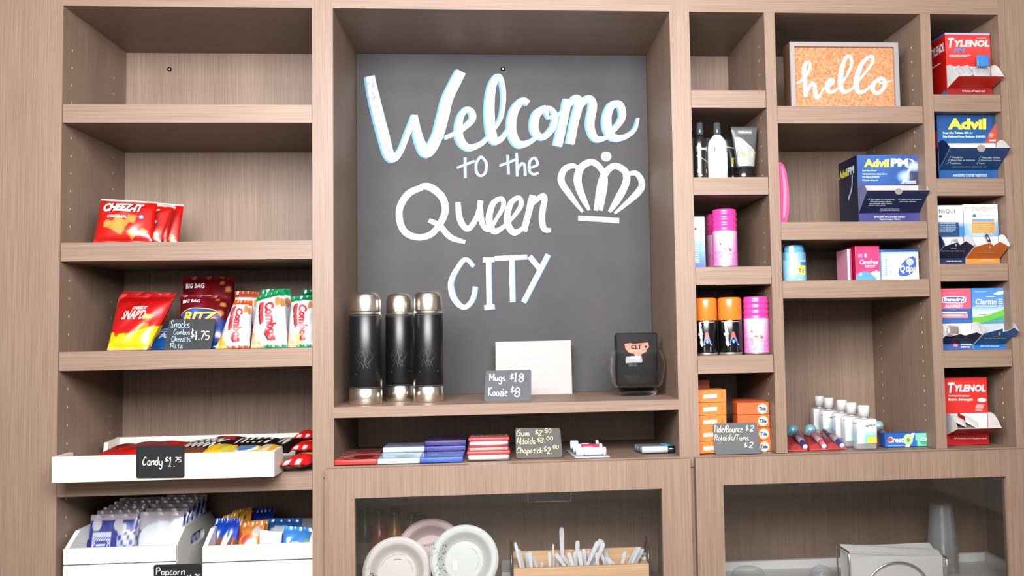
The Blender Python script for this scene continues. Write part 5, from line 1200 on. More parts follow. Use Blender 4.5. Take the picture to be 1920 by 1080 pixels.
b = MB(); b.rbox(W(1831, 110, 0.006).x, W(1854, 110, 0.006).x, 0.003, 0.009, W(1840, 125, 0.006).z, W(1840, 104, 0.006).z, 0.002, 'gloss', rgb(62, 134, 206)); o = b.build('medicine_sachet'); tag(o, 'blue packet sticking up out of the night-time pain relief box', 'sachet')
for i, (u, v, rl) in enumerate(((1806, 135, 0.5), (1818, 134, 0.25), (1835, 136, -0.1), (1843, 136, 0.1), (1849, 137, -0.2))):
    p = W(u, v + 8, 0.008); sachet('clear foil packet lying in the open front of the night-time pain relief box', p, 0.022, 0.03, 0.5, rgb(190, 190, 196), 'foil packets in the night-time box', rl)
NV, NVD = rgb(20, 84, 146), rgb(16, 46, 90)
def adv_art(s, t):
    if s > 0.8 and t < 0.7 and (t - 0.0) < (s - 0.8) * 3.6: return rgb(206, 62, 54)
    if s > 0.94: return rgb(18, 50, 100)
    return mixc(rgb(24, 92, 156), rgb(18, 70, 130), t)
def adv(b, f):
    b.text('Advil', 1777, 222, 1849, 243, rgb(230, 232, 70), f, 0.05); b.text('Ibuprofen Tablets, 200 mg', 1768, 247, 1824, 252, rgb(220, 232, 246), f, 0.03); b.text('Pain Reliever/Fever Reducer (NSAID)', 1768, 254, 1848, 259.5, rgb(220, 232, 246), f, 0.03)
    b.disc(1858.5, 254, 5.5, 5.5, rgb(226, 110, 76), on(0.0285)); b.disc(1858.5, 254, 3, 3, rgb(240, 170, 110), on(0.0281)); b.rect(1855, 265, 1867, 262, rgb(240, 210, 200), on(0.0284))
def adv_flap(b, f):
    for t, u, v, e in (('Headache', 1785, 293, 1806), ('Minor Pain of Arthritis', 1782.5, 298.5, 1828), ('Toothache', 1780.5, 304, 1802), ('Muscular Aches', 1841, 293.5, 1875), ('Menstrual Cramps', 1839, 299, 1877), ('Fever', 1836, 304, 1847)):
        b.text(t, u, v, e, v + 3.6, rgb(206, 220, 236), f, 0.03); b.stroke([(u - 5, v + 2), (u - 4, v + 3.4), (u - 2, v - 0.6)], 0.7, WHITE, f, 'print', False)
    b.bars(1785, 312, 1856, 315, 1, rgb(150, 170, 200), f, 3)
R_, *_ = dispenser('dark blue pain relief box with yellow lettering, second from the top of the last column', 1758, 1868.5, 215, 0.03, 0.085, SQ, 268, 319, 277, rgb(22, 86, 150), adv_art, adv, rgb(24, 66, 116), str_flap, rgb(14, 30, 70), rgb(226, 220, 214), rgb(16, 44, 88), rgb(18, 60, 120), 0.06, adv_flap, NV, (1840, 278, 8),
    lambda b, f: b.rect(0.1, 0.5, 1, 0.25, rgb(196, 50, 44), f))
b = MB(); b.text('50 PACKETS OF 2 COATED TABLETS EACH', 1787, 327, 1851, 331.5, rgb(220, 230, 244), on(0.0292), 0.03); b.build('strip_lettering', R_)
peak = [(1.0, 0.86), (0.62, 1.22), (0.52, 0.95), (0.36, 1.15), (0.0, 0.86)]
def ny_art(s, t): return mixc(rgb(24, 66, 110), rgb(240, 240, 242), clipc((t - 0.38) * 9)) if s < 0.86 else mixc(rgb(60, 130, 190), rgb(240, 242, 244), clipc((t - 0.3) * 4))
def ny(b, f):
    b.text('NyQuil', 1761, 392, 1790, 402, rgb(36, 38, 70), f, 0.0); b.text('VapoCOOL', 1769, 403.5, 1792, 407.5, rgb(120, 140, 140), f, 0.0); b.disc(1763.5, 405.5, 3, 2.5, rgb(50, 110, 70), f)
    b.rect(1760, 437, 1797, 417, rgb(30, 62, 104), f); b.bars(1761, 419, 1794, 438, 5, rgb(150, 180, 206), on(0.0285), 8, 'print', 0.35)
ny_flap = lambda b, f: (b.bars(1783, 465, 1798, 467, 1, WHITE, f, 2), b.bars(1765, 470, 1814, 472.5, 1, rgb(220, 226, 240), f, 3), b.rect(1791, 462, 1794, 458, WHITE, f))
NVY = rgb(20, 34, 76)
R_, a1_, b1_, c1_, d1_ = dispenser('navy and white night cold box beside the orange and white one', 1752, 1807.5, 385, 0.03, 0.08, SR, 444, 484, 458, rgb(226, 228, 232), ny_art, ny, NVY, peak, NVY, rgb(232, 232, 236), NVY, rgb(30, 40, 80), 0.05, ny_flap, NVY)
sachet('silver packet in the open front of the navy night cold box', W(1792, 459, 0.012), 0.016, 0.014, 0.2, rgb(150, 152, 156), None, 0.2)
b = MB(); b.bars(1775, 489, 1812, 491.5, 1, WHITE, on(0.0292), 6); b.build('strip_lettering', R_)
def dy_art(s, t):
    if t < 0.42: return mixc(rgb(40, 120, 190), rgb(170, 206, 232), clipc(1.3 - abs(s - 0.45) * 2 + t))
    return mixc(rgb(244, 244, 244), rgb(90, 150, 206), clipc((s - 0.85) * 6) * clipc((0.75 - t) * 3))
def dy(b, f):
    b.text('DayQuil', 1821.5, 387, 1860, 397.5, rgb(240, 160, 90), f, 0.0); b.disc(1827, 404.5, 3.6, 3, rgb(50, 120, 70), f); b.text('VapoCOOL', 1833, 402, 1859, 407, rgb(130, 150, 140), f)
    b.rect(1822, 437, 1865, 415, rgb(244, 152, 62), f); b.rect(1822, 414.5, 1864, 410.5, rgb(120, 160, 210), f); b.bars(1824, 417, 1862, 436, 5, rgb(250, 214, 170), on(0.0285), 8, 'print', 0.35)
dy_flap = lambda b, f: (b.rect(1854.5, 466, 1858, 461, rgb(250, 214, 190), f), b.bars(1848, 469.5, 1861, 471, 1, rgb(250, 200, 160), f, 2), b.bars(1833, 473, 1874, 475.5, 1, rgb(250, 190, 140), f, 3))
ORG = rgb(250, 132, 50)
R_, *_ = dispenser('orange and white daytime cold box beside the navy one', 1808.5, 1872.5, 383, 0.03, 0.08, SR, 443, 485, 459, rgb(232, 232, 234), dy_art, dy, ORG, peak, rgb(120, 160, 206), rgb(240, 240, 240), rgb(224, 226, 230), rgb(206, 96, 60), 0.05, dy_flap, rgb(246, 140, 56))
b = MB(); b.bars(1838, 488, 1872, 490.5, 1, rgb(250, 226, 196), on(0.0292), 6); b.build('strip_lettering', R_)
sachet('dark packet standing in the open front of the orange daytime cold box', W(1857, 456, 0.012), 0.007, 0.025, 0.2, rgb(40, 24, 50), None, 0.35)
PKB, BLB = rgb(236, 96, 118), rgb(56, 102, 178)
def be_art(s, t): return PKB if t > 0.4 else mixc(BLB, rgb(40, 84, 160), t)
def be(b, f):
    b.poly([f(1767 + 22 * (1 - math.cos(a)) if False else 1789 + 22.5 * max(-1, min(1, 1.25 * math.cos(a))), 562 - 6.6 * max(-1, min(1, 1.15 * math.sin(a))))  for a in [i * math.pi / 16 for i in range(32)]], 'print', rgb(236, 226, 240))
    g_ = on(0.0285); b.poly([g_(1789 + 20.5 * max(-1, min(1, 1.25 * math.cos(a))), 562 - 5 * max(-1, min(1, 1.15 * math.sin(a)))) for a in [i * math.pi / 16 for i in range(32)]], 'print', rgb(60, 80, 160))
    b.text('Benadryl', 1770.5, 558, 1808, 567, WHITE, on(0.028), 0.04); b.text('ALLERGY', 1771, 571, 1806.5, 577.5, rgb(250, 214, 220), f, 0.05, 0.1)
    b.rect(1766, 587.5, 1813, 584.5, rgb(226, 226, 240), f); b.rect(1766, 596, 1815, 588.5, rgb(236, 150, 170), f); b.bars(1768, 590, 1808, 595, 1, rgb(250, 214, 220), g_, 4)
R_, *_ = dispenser('pink and blue allergy box with torn opening beside the light blue one', 1757, 1822.5, 541, 0.03, 0.08, SS, 606, 645, 626, BLB, be_art, be, rgb(18, 28, 66), [(1.0, 0.9), (0.8, 1.15), (0.55, 0.85), (0.38, 1.0), (0.15, 0.8), (0.0, 0.85)], rgb(206, 206, 216), rgb(240, 236, 230), rgb(240, 236, 230), rgb(214, 170, 180), 0.045,
    lambda b, f: b.bars(1777, 634, 1822, 637, 1, rgb(90, 100, 140), f, 3), rgb(56, 96, 170))
b = MB(); b.disc(1791.5, 647, 4.5, 3.5, rgb(236, 130, 150), on(0.0292)); b.bars(1802, 645, 1824, 654, 2, WHITE, on(0.0292), 4); b.build('strip_lettering', R_)
sachet('pale packet in the torn opening of the pink and blue allergy box', W(1788, 628, 0.012), 0.026, 0.022, 0.2, rgb(150, 134, 130), None, -0.1)
def cl_art(s, t):
    if t > 0.48: return mixc(rgb(70, 136, 214), rgb(120, 172, 226), clipc(1 - t))
    k = t - 0.12 - 0.16 * s + 0.04 * math.sin(s * 5)
    if k > 0.07: return mixc(rgb(214, 236, 240), rgb(120, 172, 226), clipc((t - 0.3) * 5))
    if k > -0.1: return rgb(110, 196, 60)
    return mixc(rgb(80, 150, 190), rgb(70, 170, 120), clipc(t * 7))
def cl(b, f):
    b.text('Claritin', 1829, 560.5, 1868.5, 571, WHITE, f, 0.02, 0.06); b.bars(1849, 555.5, 1868, 558, 1, WHITE, f, 3); b.rect(1829, 574.5, 1869, 572.8, WHITE, f); b.bars(1827, 546.5, 1853, 548, 1, rgb(220, 232, 246), f, 9)
    b.poly([f(*p_) for p_ in ((1862, 551), (1872, 553), (1883, 550.5), (1886, 547), (1884, 543.5), (1879, 546), (1872, 546.5))], 'print', rgb(250, 252, 254)); b.bars(1872, 560, 1881, 580, 5, rgb(206, 222, 240), f, 12)
    b.bars(1836, 589, 1853, 592, 1, rgb(130, 160, 110), f, 3)
CLB = rgb(20, 112, 190)
R_, *_ = dispenser('light blue allergy box with green hill picture beside the pink and blue one', 1824, 1887.5, 540, 0.03, 0.08, SS, 606, 646, 622, rgb(80, 140, 214), cl_art, cl, CLB, [(1.0, 0.95), (0.72, 1.3), (0.62, 1.05), (0.5, 1.0), (0.42, 1.25), (0.0, 0.9)], rgb(90, 150, 200), rgb(206, 214, 222), rgb(230, 230, 230), rgb(80, 140, 214), 0.055,
    lambda b, f: (b.rect(1872, 629, 1876, 622, WHITE, f), b.bars(1862, 630, 1876, 632, 1, WHITE, f, 2), b.bars(1846, 633.5, 1890, 636, 1, WHITE, f, 3), b.bars(1846, 640, 1882, 645, 2, rgb(120, 170, 220), f, 5, 'print', 0.4)), CLB)
b = MB(); b.bars(1838, 648.5, 1881, 650.5, 1, rgb(220, 230, 244), on(0.0292), 5); b.build('strip_lettering', R_)
def te(b, f):
    b.text('T', 1777, 717, 1790, 737, WHITE, f, 0.05, 0.15); b.text('YLENOL', 1789, 721, 1848.5, 734.5, WHITE, f, 0.045, 0.15); b.text('Acetaminophen', 1778, 740, 1818, 744.5, rgb(250, 220, 214), f, 0.03); b.text('Extra Strength', 1778, 746.5, 1824, 752.5, rgb(250, 226, 220), f, 0.05)
    b.disc(1841, 750, 8.5, 4, WHITE, f); b.poly([f(*p_) for p_ in ((1828, 766), (1843, 766), (1846, 758), (1831, 758))], 'print', rgb(244, 160, 160)); b.bars(1829, 768, 1845, 771.5, 1, rgb(250, 190, 186), f, 5)
R_, x0_, x1_, zf_, zo_ = dispenser('red pain relief box with white lettering at the bottom of the last column', 1772, 1852.5, 708, 0.055, 0.07, 0.0, 774, 815, 803, TYR, lambda s, t: TYR, te, rgb(206, 22, 18), [(1.0, 1.0), (0.72, 0.96), (0.0, 0.98)], TYD, rgb(240, 236, 234), rgb(236, 232, 230), TYR, 0.06, None, TYD)
b = MB(); b.text('50 Packets of 2 Caplets each', 1789, 820.5, 1850, 824, rgb(244, 220, 214), on(0.0542), 0.03); b.build('strip_lettering', R_)
for i, (u, v, rl, col, lab) in enumerate(((1800, 790, -0.45, rgb(226, 222, 220), 'white packet tilted left in the bottom red box'), (1822, 792, -0.5, rgb(232, 230, 228), 'white packet leaning across the middle of the bottom red box'), (1815, 800, 0.2, rgb(130, 120, 118), 'grey foil packet at the front of the bottom red box'), (1808, 786, -0.5, rgb(150, 30, 24), 'red packet behind the white ones in the bottom red box'))):
    sachet(lab, W(u, v + 6, 0.03 + i * 0.004), 0.032, 0.024, 1.0, col, None, rl)
def ap_art(s, t):
    base = mixc(rgb(46, 96, 170), rgb(22, 50, 116), clipc(abs(s - 0.35) * 1.1 + (0.4 - t) * 0.2))
    g1 = math.hypot((s - 0.78) * 1.6, t - 0.28); base = mixc(rgb(190, 226, 250), base, clipc(g1 * 5 - 0.2))
    if abs((s - 0.8) - (t - 0.3) * 0.25) < 0.02 and 0.05 < t < 0.62: base = mixc(base, rgb(220, 236, 250), 0.7)
    g2 = math.hypot((s - 0.93) * 1.6, t - 0.62); base = mixc(rgb(200, 230, 250), base, clipc(g2 * 6 - 0.2))
    if s > 0.84 and t < 0.45: base = mixc(base, rgb(30, 34, 60), 0.8)
    return base
def ap(b, f):
    b.text('Advil', 1620, 298, 1667, 313.5, rgb(230, 234, 90), f, 0.05); b.text('PM', 1670, 297, 1703, 313, WHITE, f, 0.06)
    b.stroke([(1704, 298, 1), (1711, 301, 2.5), (1713, 306, 3), (1708, 312, 2), (1700, 314, 1)], 2, WHITE, f, 'print')
    for t, v, e in (('Ibuprofen, 200 mg/', 318, 1644), ('Diphenhydramine citrate, 38 mg', 324.5, 1663), ('Pain Reliever (NSAID)/', 330, 1649), ('Nighttime Sleep-Aid', 336, 1646)): b.text(t, 1617, v, e, v + 4, rgb(206, 224, 244), f, 0.03)
    b.bars(1698, 339, 1719, 345, 2, rgb(220, 226, 236), f, 3)
def ap_left(b, f):
    b.sub = True; b.text('Advil', 0.05, 0.25, 0.5, 0.13, rgb(230, 226, 80), lambda u, v: f(u, 0.38 - v), 0.05); b.text('PM', 0.52, 0.13, 0.85, 0.245, WHITE, f, 0.05)
    b.bars(0.08, 0.3, 0.45, 0.42, 4, rgb(150, 170, 200), f, 3); b.bars(0.15, 0.68, 0.8, 0.88, 6, rgb(180, 190, 210), f, 4); b.stroke([(0.75, 0.25), (0.7, 0.45), (0.5, 0.6)], 0.05, rgb(180, 214, 240), f, 'print')
def ap_flap(b, f):
    b.stroke([(1628, 374, 0.8), (1629, 375.5, 0.8), (1631, 372, 0.8)], 0.8, WHITE, f, 'print', False); b.stroke([(1684, 374, 0.8), (1685, 375.5, 0.8), (1687, 372, 0.8)], 0.8, WHITE, f, 'print', False)
    for t, u, v, e in (('For relief of occasional', 1633, 372.5, 1677), ('sleeplessness when', 1631.5, 376.5, 1671), ('associated with minor', 1630, 380, 1673), ('aches and pains', 1628.5, 384, 1660), ('Helps you fall asleep', 1689, 372.5, 1728), ('and stay asleep', 1687, 376.5, 1717)): b.text(t, u, v, e, v + 3, rgb(206, 214, 230), f, 0.03)
    b.bars(1650, 391, 1690, 397, 2, rgb(150, 160, 190), f, 3)
R_, *_ = dispenser('wide dark blue night pain relief box with open flap in the middle column', 1608, 1723, 290.5, 0.04, 0.12, SJ, 347, 399.5, 357, rgb(30, 60, 130), ap_art, ap, rgb(20, 34, 72), str_flap, rgb(16, 22, 52), rgb(206, 200, 196), rgb(120, 130, 170), rgb(24, 40, 90), 0.055, ap_flap, rgb(56, 52, 120), (1685, 359, 7), ap_left)
b = MB(); b.text('50 PACKETS OF 2 COATED CAPLETS', 1639, 405, 1697, 408.5, rgb(220, 220, 240), on(0.0392), 0.03); b.text('Capsule-Shaped Tablets', 1649, 409.5, 1688, 413, rgb(220, 220, 240), on(0.0392), 0.03); b.build('strip_lettering', R_)
# ---- pink case at the left wall of the cubby
y = 0.05; b = MB(); prof = [(1458, 305), (1464, 304), (1470, 310), (1475, 325), (1478.5, 350), (1480, 375), (1479, 398), (1475, 416), (1456, 416)]
b.slab([W(u, v, y) if v < 416 else V((W(u, v, y).x, y, SJ + 0.0004)) for u, v in prof[::-1]], V((0, 1, 0)), 0.05, 'gloss', rgb(232, 90, 150))
for p_ in b.v: p_.x = max(p_.x, D0 + 0.001)
b.stroke([(1466, 312, 3), (1470.5, 340, 5), (1472, 370, 6), (1470, 408, 5)], 5, rgb(244, 150, 186), on(y - 0.0006), 'gloss')
tag(b.build('pink_case'), 'curved glossy pink case standing against the left wall of the cubby with the night box', 'case')
# ---- deodorant, pads, swabs
y = 0.05; a, c, t = W(1467, 500, y), W(1511.5, 500, y), W(1489, 456, y); rad = (c.x - a.x) / 2; H = t.z - SK; k = ((a.x + c.x) / 2, y, SK + 0.0004)
r = thing('deodorant_stick', 'light blue deodorant stick with clear cap and yellow price sticker', 'deodorant', k)
b = MB(); b.lathe([(0, 0), (rad * 0.95, 0), (rad * 0.98, 0.003), (rad * 0.98, H * 0.74), (rad * 0.9, H * 0.75)], k, 'gloss', rgb(150, 206, 232), 40, sy=0.7)
fl = lambda u, v: V((k[0] + u * rad, k[1] - rad * 0.7 * math.sqrt(max(0.0, 1 - min(0.97, abs(u)) ** 2)) - 0.001, SK + H * v))
b.rect(-0.55, 0.72, 0.1, 0.2, rgb(206, 232, 240), fl); b.text('DEGREE', 0.32, 0.5, 0.9, 0.42, rgb(70, 96, 130), lambda u, v: fl(u, 0.92 - v), 0.04)
for i in range(4): b.stroke([(-0.45, 0.24 - 0.05 * i), (0.2, 0.27 - 0.05 * i), (0.9, 0.22 - 0.05 * i)], 0.012, rgb(190, 224, 240), fl, 'print')
b.rect(0.0, 0.16, 0.7, 0.4, rgb(236, 226, 90), lambda u, v: fl(u, v) + V((0, -0.0006, 0))); b.hand('$2.75', 0.12, 0.32, 0.6, 0.24, 0.02, rgb(120, 120, 40), lambda u, v: fl(u, 0.56 - v) + V((0, -0.001, 0)), 'print')
b.build('stick_body', r)
b = MB(); b.lathe([(rad * 0.985, H * 0.55), (rad, H * 0.56), (rad, H * 0.9), (rad * 0.93, H * 0.97), (rad * 0.75, H), (0, H)], k, 'film', WHITE, 40, sy=0.7); b.build('clear_cap', r)['label'] = 'clear domed cap'
b = MB(); b.lathe([(rad * 0.85, H * 0.74), (rad * 0.85, H * 0.86), (rad * 0.7, H * 0.93), (0, H * 0.95)], k, 'gloss', rgb(100, 176, 220), 32, sy=0.7); b.build('stick', r)
def pad_art(s, t):
    if t < 0.26 - (s - 0.35) ** 2 * 0.8 and s < 0.85: return rgb(90, 160, 216)
    if t < 0.1 + 0.2 * s and s > 0.5 and t < 0.3 - 0.25 * abs(s - 0.75): return rgb(240, 232, 238)
    return mixc(rgb(238, 60, 120), rgb(214, 30, 90), clipc(abs(s - 0.6)))
carton('pad_pack', 'bright pink pad box with blue and white wave beside the cotton swabs', 'pad pack', 1604, 1649.5, 461, 0.045, 0.06, SK, 'print', rgb(206, 26, 84), pad_art, None,
       lambda b, f: (b.text('Carefree', 1612, 487, 1646, 496, rgb(250, 220, 232), f, 0.02, 0.2), b.bars(1622, 497, 1645, 503, 2, rgb(250, 190, 214), f, 4), b.rect(1609, 483, 1617, 476, rgb(190, 130, 210), f), b.disc(1623, 479, 2.6, 4, rgb(220, 190, 236), f), b.disc(1614, 515, 3, 3, rgb(150, 200, 236), f)))
carton('pad_pack', 'second pink pad box standing right behind the first, seen as a dark pink edge', 'pad pack', 1597, 1643, 463, 0.11, 0.03, SK, 'print', rgb(214, 30, 90), None, None, None)
carton('pad_pack', 'thin white-edged pink pack, farthest left of the pad boxes', 'pad pack', 1589, 1597, 467, 0.05, 0.07, SK, 'print', rgb(226, 150, 176), lambda s, t: rgb(240, 214, 222) if s < 0.6 else rgb(206, 30, 84), None, None)
r0 = carton('cotton_swab_box', 'pale blue and white cotton swab box with dark blue teardrop logo', 'swab box', 1652.5, 1723, 472, 0.035, 0.06, SK, 'print', rgb(110, 150, 206), lambda s, t: rgb(190, 212, 238) if t > 0.9 or s < 0.14 else rgb(232, 236, 242), None,
       lambda b, f: (b.poly([f(*p_) for p_ in ((1684, 513), (1686, 504), (1692, 493), (1702, 484), (1712, 480), (1717, 484), (1718, 496), (1716, 507), (1708, 514), (1698, 518), (1688, 518))][::-1], 'print', rgb(60, 96, 190)),
                     b.text('Q', 1687.5, 497, 1697, 513, WHITE, on(0.0338), 0.03, 0.15), b.text('tips', 1698, 498, 1716, 513, WHITE, on(0.0338), 0.03, 0.15), b.disc(1706, 491, 6.5, 6.5, rgb(236, 240, 246), on(0.034)), b.disc(1706, 491, 3.2, 3.2, rgb(120, 150, 200), on(0.0336)), b.disc(1706, 491, 1.8, 1.8, rgb(244, 246, 250), on(0.0333)),
                     b.bars(1666, 482, 1685, 484, 1, rgb(190, 200, 216), f, 4), b.text('30', 1667, 497, 1675, 502, rgb(150, 160, 176), f), b.bars(1667, 508, 1674, 514, 2, rgb(160, 170, 184), f, 5), [b.rect(1660, v + 2.5, 1662.5, v, rgb(130, 160, 206), f) for v in range(486, 518, 4)]))
b = MB(); a, c = W(1652.5, 490, 0.035), W(1723, 490, 0.035); zt = W(1688, 472, 0.035).z
b.rbox(a.x - 0.0006, c.x + 0.0006, 0.0345, 0.0955, zt, zt + 0.006, 0.002, 'gloss', rgb(40, 80, 150)); o = b.build('lid', r0)
# ---- hand sanitizers
for i, (u0, u1, vc0, vc1, vs_, vb, y, lab) in enumerate([
    (1601, 1640, 759, 780, 783, 840, 0.03, 'front hand sanitizer bottle with yellow price sticker'),
    (1579, 1616, 754, 775, 778, 825, 0.085, 'second hand sanitizer bottle, just behind the front one'),
    (1562, 1598, 749, 769, 772, 818, 0.14, 'third hand sanitizer bottle, middle of the receding row'),
    (1538.5, 1572, 745, 764, 767, 812, 0.20, 'fourth hand sanitizer bottle of the receding row'),
    (1522, 1554, 742, 760, 763, 808, 0.26, 'rearmost hand sanitizer bottle, farthest back in the row')]):
    a, c = W(u0, 800, y), W(u1, 800, y); cx = (a.x + c.x) / 2; w_ = (c.x - a.x) / 2; zs_ = W(u1, vs_, y).z; z0 = 0.0005
    zc0, zc1 = W(u1, vc1, y).z, W(u1, vc0, y).z
    r = thing('sanitizer_bottle', lab, 'bottle', (cx, y, z0), 'sanitizer bottles in a row')
    dd = 0.014
    b = MB(); b.rbox(cx - w_, cx + w_, y - dd, y + dd, z0, zs_, 0.006, 'haze', WHITE, seg=3); b.build('bottle', r)['label'] = 'clear bottle of gel'
    b = MB(); f = on(y - dd - 0.0012); k = (u1 - u0) / 39.0; zl0 = W(u1, vs_ + 1.5, y - dd).z; hgt = zs_ - z0
    g_ = lambda s, t: V((cx - w_ * 0.93 + w_ * 1.86 * s, y - dd - 0.0008, z0 + hgt * (0.2 + 0.76 * t)))
    b.grid(g_, 24, 24, 'print', lambda s, t: mixc(rgb(238, 236, 234), rgb(110, 200, 220), clipc((0.62 - t) * 3) * clipc((s - 0.22) * 4)) if t < 0.66 + 0.1 * s else rgb(240, 238, 236))
    gp = lambda u, v: g_(u, 1 - v) + V((0, -0.0005, 0))
    b.text('germ-x', 0.4, 0.22, 0.95, 0.34, rgb(60, 70, 90), lambda u, v: gp(u, v - (u - 0.6) * 0.12), 0.03)
    b.stroke([(0.3, 0.5), (0.6, 0.46), (0.97, 0.36)], 0.02, WHITE, gp, 'print'); b.bars(0.45, 0.5, 0.9, 0.72, 3, rgb(200, 230, 236), gp, 4)
    if i == 0: b.rect(0.5, 0.98, 0.98, 0.72, rgb(236, 226, 60), lambda u, v: gp(u, v) + V((0, -0.0005, 0))); b.bars(0.54, 0.76, 0.94, 0.95, 2, rgb(120, 120, 60), lambda u, v: gp(u, v) + V((0, -0.001, 0)), 3)
    b.build('paper_label', r)
    ca, cc = W(u1 - 31 * k, vc0, y).x, W(u1 - 10 * k, vc0, y).x; ra = (cc - ca) / 2
    b = MB(); b.lathe([(ra * 0.6, zs_ - z0 - 0.001), (ra * 0.6, zc0 - z0), (ra, zc0 - z0 + 0.0004), (ra * 1.0, zc1 - z0 - 0.003), (ra * 0.88, zc1 - z0), (0, zc1 - z0)], (cx, y, z0), 'gloss', rgb(226, 226, 224), 32); b.build('cap', r)
# ---- toothpaste, toothbrush packs
def tp_art(s, t):
    if s < 0.66 - 0.06 * t: return mixc(rgb(40, 110, 196), rgb(30, 90, 176), t)
    return rgb(130, 214, 180)
def tp(b, f):
    b.text('Crest', 1664, 819, 1695, 830, WHITE, f, 0.04, 0.1); b.disc(1668.5, 824.5, 4, 4, rgb(200, 60, 70), on(0.0484)); b.disc(1703, 824, 9, 11, rgb(196, 222, 160), on(0.0486)); b.disc(1703, 825, 3, 4, rgb(110, 160, 80), on(0.0483))
    b.poly([f(1697, 838), f(1705, 838), f(1716, 812), f(1709, 812)], 'print', rgb(222, 240, 226)); b.disc(1733, 828, 8, 5, rgb(60, 170, 140), on(0.0486)); b.text('SCOPE', 1726, 821, 1741, 827, rgb(236, 250, 246), on(0.0483), 0.04); b.bars(1666, 835, 1700, 837.5, 1, rgb(150, 190, 230), f, 3)
carton('toothpaste_box', 'long blue and mint green toothpaste box lying on the counter', 'toothpaste', 1657, 1749.5, 812, 0.05, 0.032, 0.0, 'print', rgb(36, 96, 180), tp_art, None, tp)
def brush(label, u, fu, v, y, hd, col, y2, back=rgb(226, 70, 70), grp='toothbrush packs on the counter', rise=0.02):
    a = W(u, v, y); w_ = 0.048; r = thing('toothbrush_pack', label, 'toothbrush', (a.x, y, 0.0004), grp); fx = W(fu, v, y2).x - a.x
    P = lambda s, t, z: V((a.x + s * w_ + t * fx, y + t * (y2 - y), z + rise * t))
    b = MB(); b.hexa([P(0, 0, 0.0005), P(1, 0, 0.0005), P(0, 1, 0.0005), P(1, 1, 0.0005), P(0, 0, 0.0022), P(1, 0, 0.0022), P(0, 1, 0.0022), P(1, 1, 0.0022)], 'print', back); b.build('backing_card', r)
    b = MB(); pts = [P(0.8, 0.05, 0.008), P(0.68, 0.25, 0.012), P(0.52, 0.45, 0.013), P(0.42, 0.65, 0.013), P(0.34, 0.9, 0.012)]
    for p_, q_, rr in ((pts[0], pts[1], 0.0058), (pts[1], pts[2], 0.0066), (pts[2], pts[3], 0.006), (pts[3], pts[4], 0.0045)):
        d_ = (q_ - p_) * 0.1; b.cyl(p_ - d_, q_ + d_, rr, 'gloss', col if rr != 0.0066 else mixc(col, WHITE, 0.6), 14)
    b.cyl(pts[0] - (pts[1] - pts[0]) * 0.12, pts[0], 0.0056, 'gloss', rgb(226, 226, 232), 14)
    b.build('toothbrush', r)
    b = MB(); b.grid(lambda s, t: P(0.06 + 0.86 * s, 0.04 + 0.92 * t, 0.0022 + 0.02 * (max(0, 1 - abs(2 * s - 1) ** 3) * max(0, 1 - abs(2 * t - 1) ** 4)) ** 0.5), 14, 14, 'film', smooth=True); b.build('clear_blister', r)
    if hd:
        c_ = P(0.34, 0.78, 0.0)
        b = MB(); b.lathe([(0.0001, 0.032), (0.006, 0.031), (0.0115, 0.027), (0.0135, 0.02), (0.0135, 0.008)], c_, 'gloss', hd, 24); b.build('brush_cover', r)['label'] = 'rounded teal head cover'
brush('dark blue toothbrush pack at the left edge of the counter cubby', 1478, 1474, 840, 0.03, rgb(110, 160, 176), rgb(60, 54, 130), 0.17)
brush('pink toothbrush pack, middle one of the three by the sanitizers', 1514, 1506, 841, 0.03, rgb(130, 176, 186), rgb(236, 120, 146), 0.17)
brush('purple and white toothbrush pack closest to the sanitizer bottles', 1548, 1532, 840, 0.035, None, rgb(70, 66, 140), 0.17)
brush('toothbrush pack with pale teal cover peeking out behind the toothpaste box', 1640, 1634, 834, 0.086, rgb(150, 196, 190), rgb(150, 60, 76), 0.21, rgb(190, 80, 80))

# ================================================================ behind the other glass door
zw = CF
y = 0.30; zt = (W(1362, 1054, y).z + W(1600, 1046, y).z) / 2
b = MB(); b.box(C0 + 0.02, E1 + 0.08, y, y + 0.012, CF + 0.0005, zt, 'satin', rgb(232, 232, 230)); 
b.box(E1 + 0.068, E1 + 0.08, 0.06, y - 0.0002, CF + 0.0005, zt, 'satin', rgb(232, 232, 230)); b.box(C0 + 0.02, E1 + 0.0678, 0.06, y - 0.0002, CF + 0.0005, CF + 0.006, 'satin', rgb(232, 232, 230))
tag(b.build('white_tray'), 'wide white tray lining the low cabinet under napkins and cups', 'tray')
for (u, v, ru, lab) in ((1403, 1064, 32, 'clear plastic dome lid lying in the white tray, nearest the cabinet wall'), (1540, 1062, 20, 'clear tilted plastic lid in the white tray beside the napkin holder')):
    c = W(u, v, 0.2); rad = (W(u + ru, v, 0.2).x - W(u - ru, v, 0.2).x) / 2; H = c.z - CF - 0.0065
    b = MB(); b.lathe([(rad * 1.12, 0), (rad * 1.1, 0.003), (rad, 0.004), (rad * 0.97, H * 0.5), (rad * 0.8, H * 0.85), (rad * 0.5, H), (0.0001, H * 1.02)], (c.x, 0.2, CF + 0.0066), 'cup', WHITE, 36); o = b.build('dome_lid'); tag(o, lab, 'lid')
